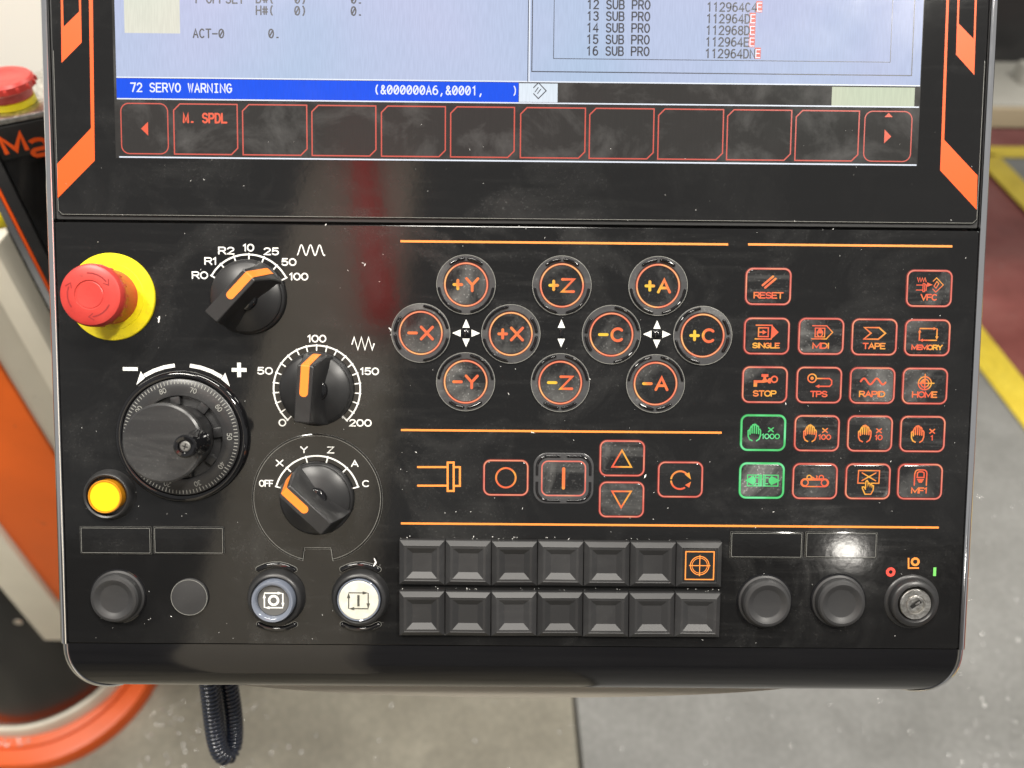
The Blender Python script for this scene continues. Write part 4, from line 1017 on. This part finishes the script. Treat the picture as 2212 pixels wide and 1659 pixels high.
film_key((1597, 1693, 999.8, 1076), 'green lit key with two outward arrows',
         ic(302, 705, [C_([(156, 648), (298, 648), (298, 760), (156, 760)]), C_([(318, 648), (468, 648), (468, 760), (318, 760)]), [(272, 650), (272, 758)], [(286, 650), (286, 758)], [(334, 650), (334, 758)], [(262, 676), (238, 676), (238, 656)], [(262, 736), (238, 736), (238, 756)], [(345, 676), (365, 676)], [(345, 736), (365, 736)]],
            [[(130, 704), (215, 655), (240, 690), (240, 720), (215, 752)], [(490, 704), (400, 655), (372, 690), (372, 720), (400, 752)]], wd=.5), green=True)
film_key((1712, 1807.6, 1001, 1077.5), 'key with a chip conveyor drawing',
         ic(845, 707, [C_(arc(742, 722, 40, 40, 90, 270, 12) + arc(944, 722, 40, 40, -90, 90, 12)), CIR(744, 722, 32), CIR(942, 722, 32), [(775, 694), (912, 694)], arc(784, 668, 22, -22, 215, -20), [(816, 664), (830, 672)] + arc(846, 664, 18, -18, 210, 400), arc(908, 668, 22, -22, 215, -20)], wd=.55))
film_key((1827, 1921, 1001.8, 1077.5), 'key with a hand touching a crossed screen',
         ic(1377, 710, [[(1340, 728), (1274, 728), (1278, 598), (1492, 598), (1490, 728), (1415, 728)], [(1315, 622), (1455, 702)], [(1455, 622), (1315, 702)],
                        [(1355, 775), (1356, 712), (1368, 700), (1378, 712), (1378, 760), (1380, 728), (1398, 728), (1400, 762), (1402, 738), (1418, 738), (1420, 768), (1422, 750), (1436, 754), (1434, 800), (1412, 842), (1352, 842), (1324, 785), (1322, 768), (1338, 766), (1355, 790)]], wd=.55))
film_key((1940, 2033, 1003, 1077.5), 'key lettered MF1 with a lamp',
         ic(1908, 712, [[(1850, 748), (1850, 630)] + arc(1885, 625, 32, -35, 180, 90, 5) + [(1890, 590), (1935, 590)] + arc(1938, 625, 36, -35, 90, 0, 5) + [(1974, 748)], C_([(1876, 668), (1878, 620), (1892, 610), (1930, 610), (1946, 622), (1946, 668)]), [(1882, 690), (1940, 690)], [(1890, 704), (1932, 704)], [(1898, 716), (1924, 716)]], wd=.6), text=('MF1', -4.2, 2.4, 7.2, -.2))
S2 = .0775
film_key((1046, 1139.5, 994, 1069.5), 'spindle key with glowing circle', ic(750, 352, [CIR(750, 352, 60)], wd=.85, s=S2))
film_key((1171, 1263.5, 995.8, 1070.6), 'spindle start key with glowing bar in a raised guard', ic(1096, 356, [[(1096, 296), (1096, 415)]], wd=1.5, s=S2), guard=True)
film_key((1296.6, 1391, 952, 1027.5), 'spindle key with upward triangle', ic(1448, 235, [C_([(1446, 186), (1504, 288), (1388, 288)])], wd=.8, s=S2))
film_key((1295, 1390, 1041, 1116.6), 'spindle key with downward triangle', ic(1445, 483, [C_([(1443, 532), (1386, 432), (1502, 432)])], wd=.8, s=S2))
film_key((1421.7, 1517, 998, 1073.5), 'spindle key with two circling arrows', ic(1797, 363, [arc(1795, 366, 55, -55, 170, 45), arc(1795, 366, 55, 55, 172, 60)], [[(1862, 362), (1822, 330), (1850, 318)], [(1862, 375), (1852, 412), (1826, 396)]], wd=.85, s=S2))

# ------------------------------------------------------------------ swarf
m = mat('swarf_pale', (.92, .91, .88), .35)
def flake(mb, x, y, z, s_):
    a = rnd.uniform(0, 6.28); L = s_ * rnd.uniform(.7, 1.8); wd_ = s_ * rnd.uniform(.25, .6); h = s_ * rnd.uniform(.2, .6)
    ca, sa = math.cos(a), math.sin(a)
    def P_(u, v, w_): return (x + u * ca - v * sa, y + u * sa + v * ca, z + w_)
    b = len(mb.v); mb.v += [P_(-L, 0, 0), P_(0, wd_, 0), P_(L, 0, h * .4), P_(0, -wd_, 0), P_(0, 0, h)]
    for t in ((0, 4, 1), (1, 4, 2), (2, 4, 3), (3, 4, 0), (0, 1, 2, 3)): mb.f.append(tuple(b + i_ for i_ in t)); mb.mi.append(0)
q = MB()
for k in range(230):
    x = rnd.uniform(U0 + 4, U1 - 4); y = rnd.uniform(VB + 2, VS + 45)
    flake(q, x, y, .42 if y > VS else .05, rnd.choice((.16, .18, .2, .22, .26, .3, .42)))
for k in range(60):                            # swept into the gaps round the square keys
    x = rnd.uniform(kx0 - 12, kx1 + 12); y = rnd.choice((kr[0] + 11.2, kr[1] + 11.3, kr[1] - 11.2)) + rnd.uniform(-.7, .7); flake(q, x, y, .05, rnd.choice((.2, .25, .3, .45)))
for x, y in ((846, 714), (344, 690), (811, 1215), (786, 570), (740, 900), (968, 1240), (1150, 935), (1395, 1030)):
    p = pp(x, y)
    for _ in range(2): flake(q, p[0] + rnd.uniform(-.5, .5), p[1] + rnd.uniform(-.5, .5), .05, .62)
p = pp(846, 714)
for st in ([(-1.3, 1.3), (0, .3)], [(1.1, 1.5), (0, .3)], [(0, .3), (.2, -1.9)]): q.strip([(p[0] + a_, p[1] + b_) for a_, b_ in st], .35, .3, cap=False)
p = pp(811, 1213); q.strip([(p[0] - .2, p[1] + 1.8), (p[0] + .6, p[1]), (p[0] - .6, p[1] - 1.6)], .55, 1.7)
p = pp(344, 690); q.strip([(p[0] + .2, p[1] + 1.2), (p[0] - .2, p[1] - 1.2)], .7, .3)
o = q.build('panel_swarf', 'swarf_pale', None, smooth=False); o.location = PANEL_O; o.rotation_euler = (R(90 - TILT), 0, 0)
tag(o, 'fine pale metal specks scattered over the black panel face', 'swarf', kind='stuff')
mat('swarf_metal', (.95, .95, .93), .25, .75)
q = MB()
def chip(x, y):
    r_ = rnd.uniform(.0014, .0038); n_ = 5; a = rnd.uniform(0, 6.28); tl = rnd.uniform(-.6, .6); wd_ = rnd.uniform(.0008, .002)
    b = len(q.v)
    for i in range(n_ + 1):
        t = a + i / n_ * rnd.uniform(2.2, 3.0); cx_ = r_ * math.cos(t); cz = r_ * (1 + math.sin(t)) * .6
        q.v += [(x + cx_ * math.cos(tl * 3) , y + cx_ * math.sin(tl * 3) - wd_, .002 + cz), (x + cx_ * math.cos(tl * 3), y + cx_ * math.sin(tl * 3) + wd_, .002 + cz + wd_ * tl)]
    for i in range(n_): q.f.append((b + 2 * i, b + 2 * i + 1, b + 2 * i + 3, b + 2 * i + 2)); q.mi.append(0)
for k in range(300):
    px, py = rnd.uniform(2060, 2240), rnd.uniform(560, 1659); g_ = onz(px, py, 0)
    if rnd.random() < .5 + (py - 560) / 2200: chip(g_.x, g_.y)
for k in range(70):
    g_ = onz(rnd.uniform(1500, 2230), rnd.uniform(1480, 1680), 0); chip(g_.x, g_.y)
for k in range(200):
    g_ = onz(rnd.gauss(360, 140), rnd.uniform(1500, 1680), 0); 
    if not (-1.25 < g_.x < -.66 and g_.y > .50): chip(g_.x, g_.y)
for k in range(30):
    g_ = onz(rnd.uniform(530, 1500), rnd.uniform(1500, 1670), 0); chip(g_.x, g_.y)
o = q.build('floor_swarf', 'swarf_metal', None, smooth=True, scale=1); tag(o, 'bright curled metal chips strewn over the concrete floor', 'swarf', kind='stuff')
q = MB(); _v = 0
for k in range(90):
    chip(rnd.uniform(-1.0, -.84), rnd.uniform(.531, .543))
for i, v in enumerate(q.v): q.v[i] = (v[0], v[1], v[2] + .039)
o = q.build('base_swarf', 'swarf_metal', None, smooth=True, scale=1); tag(o, 'bright metal chips piled on the orange column base', 'swarf', kind='stuff')
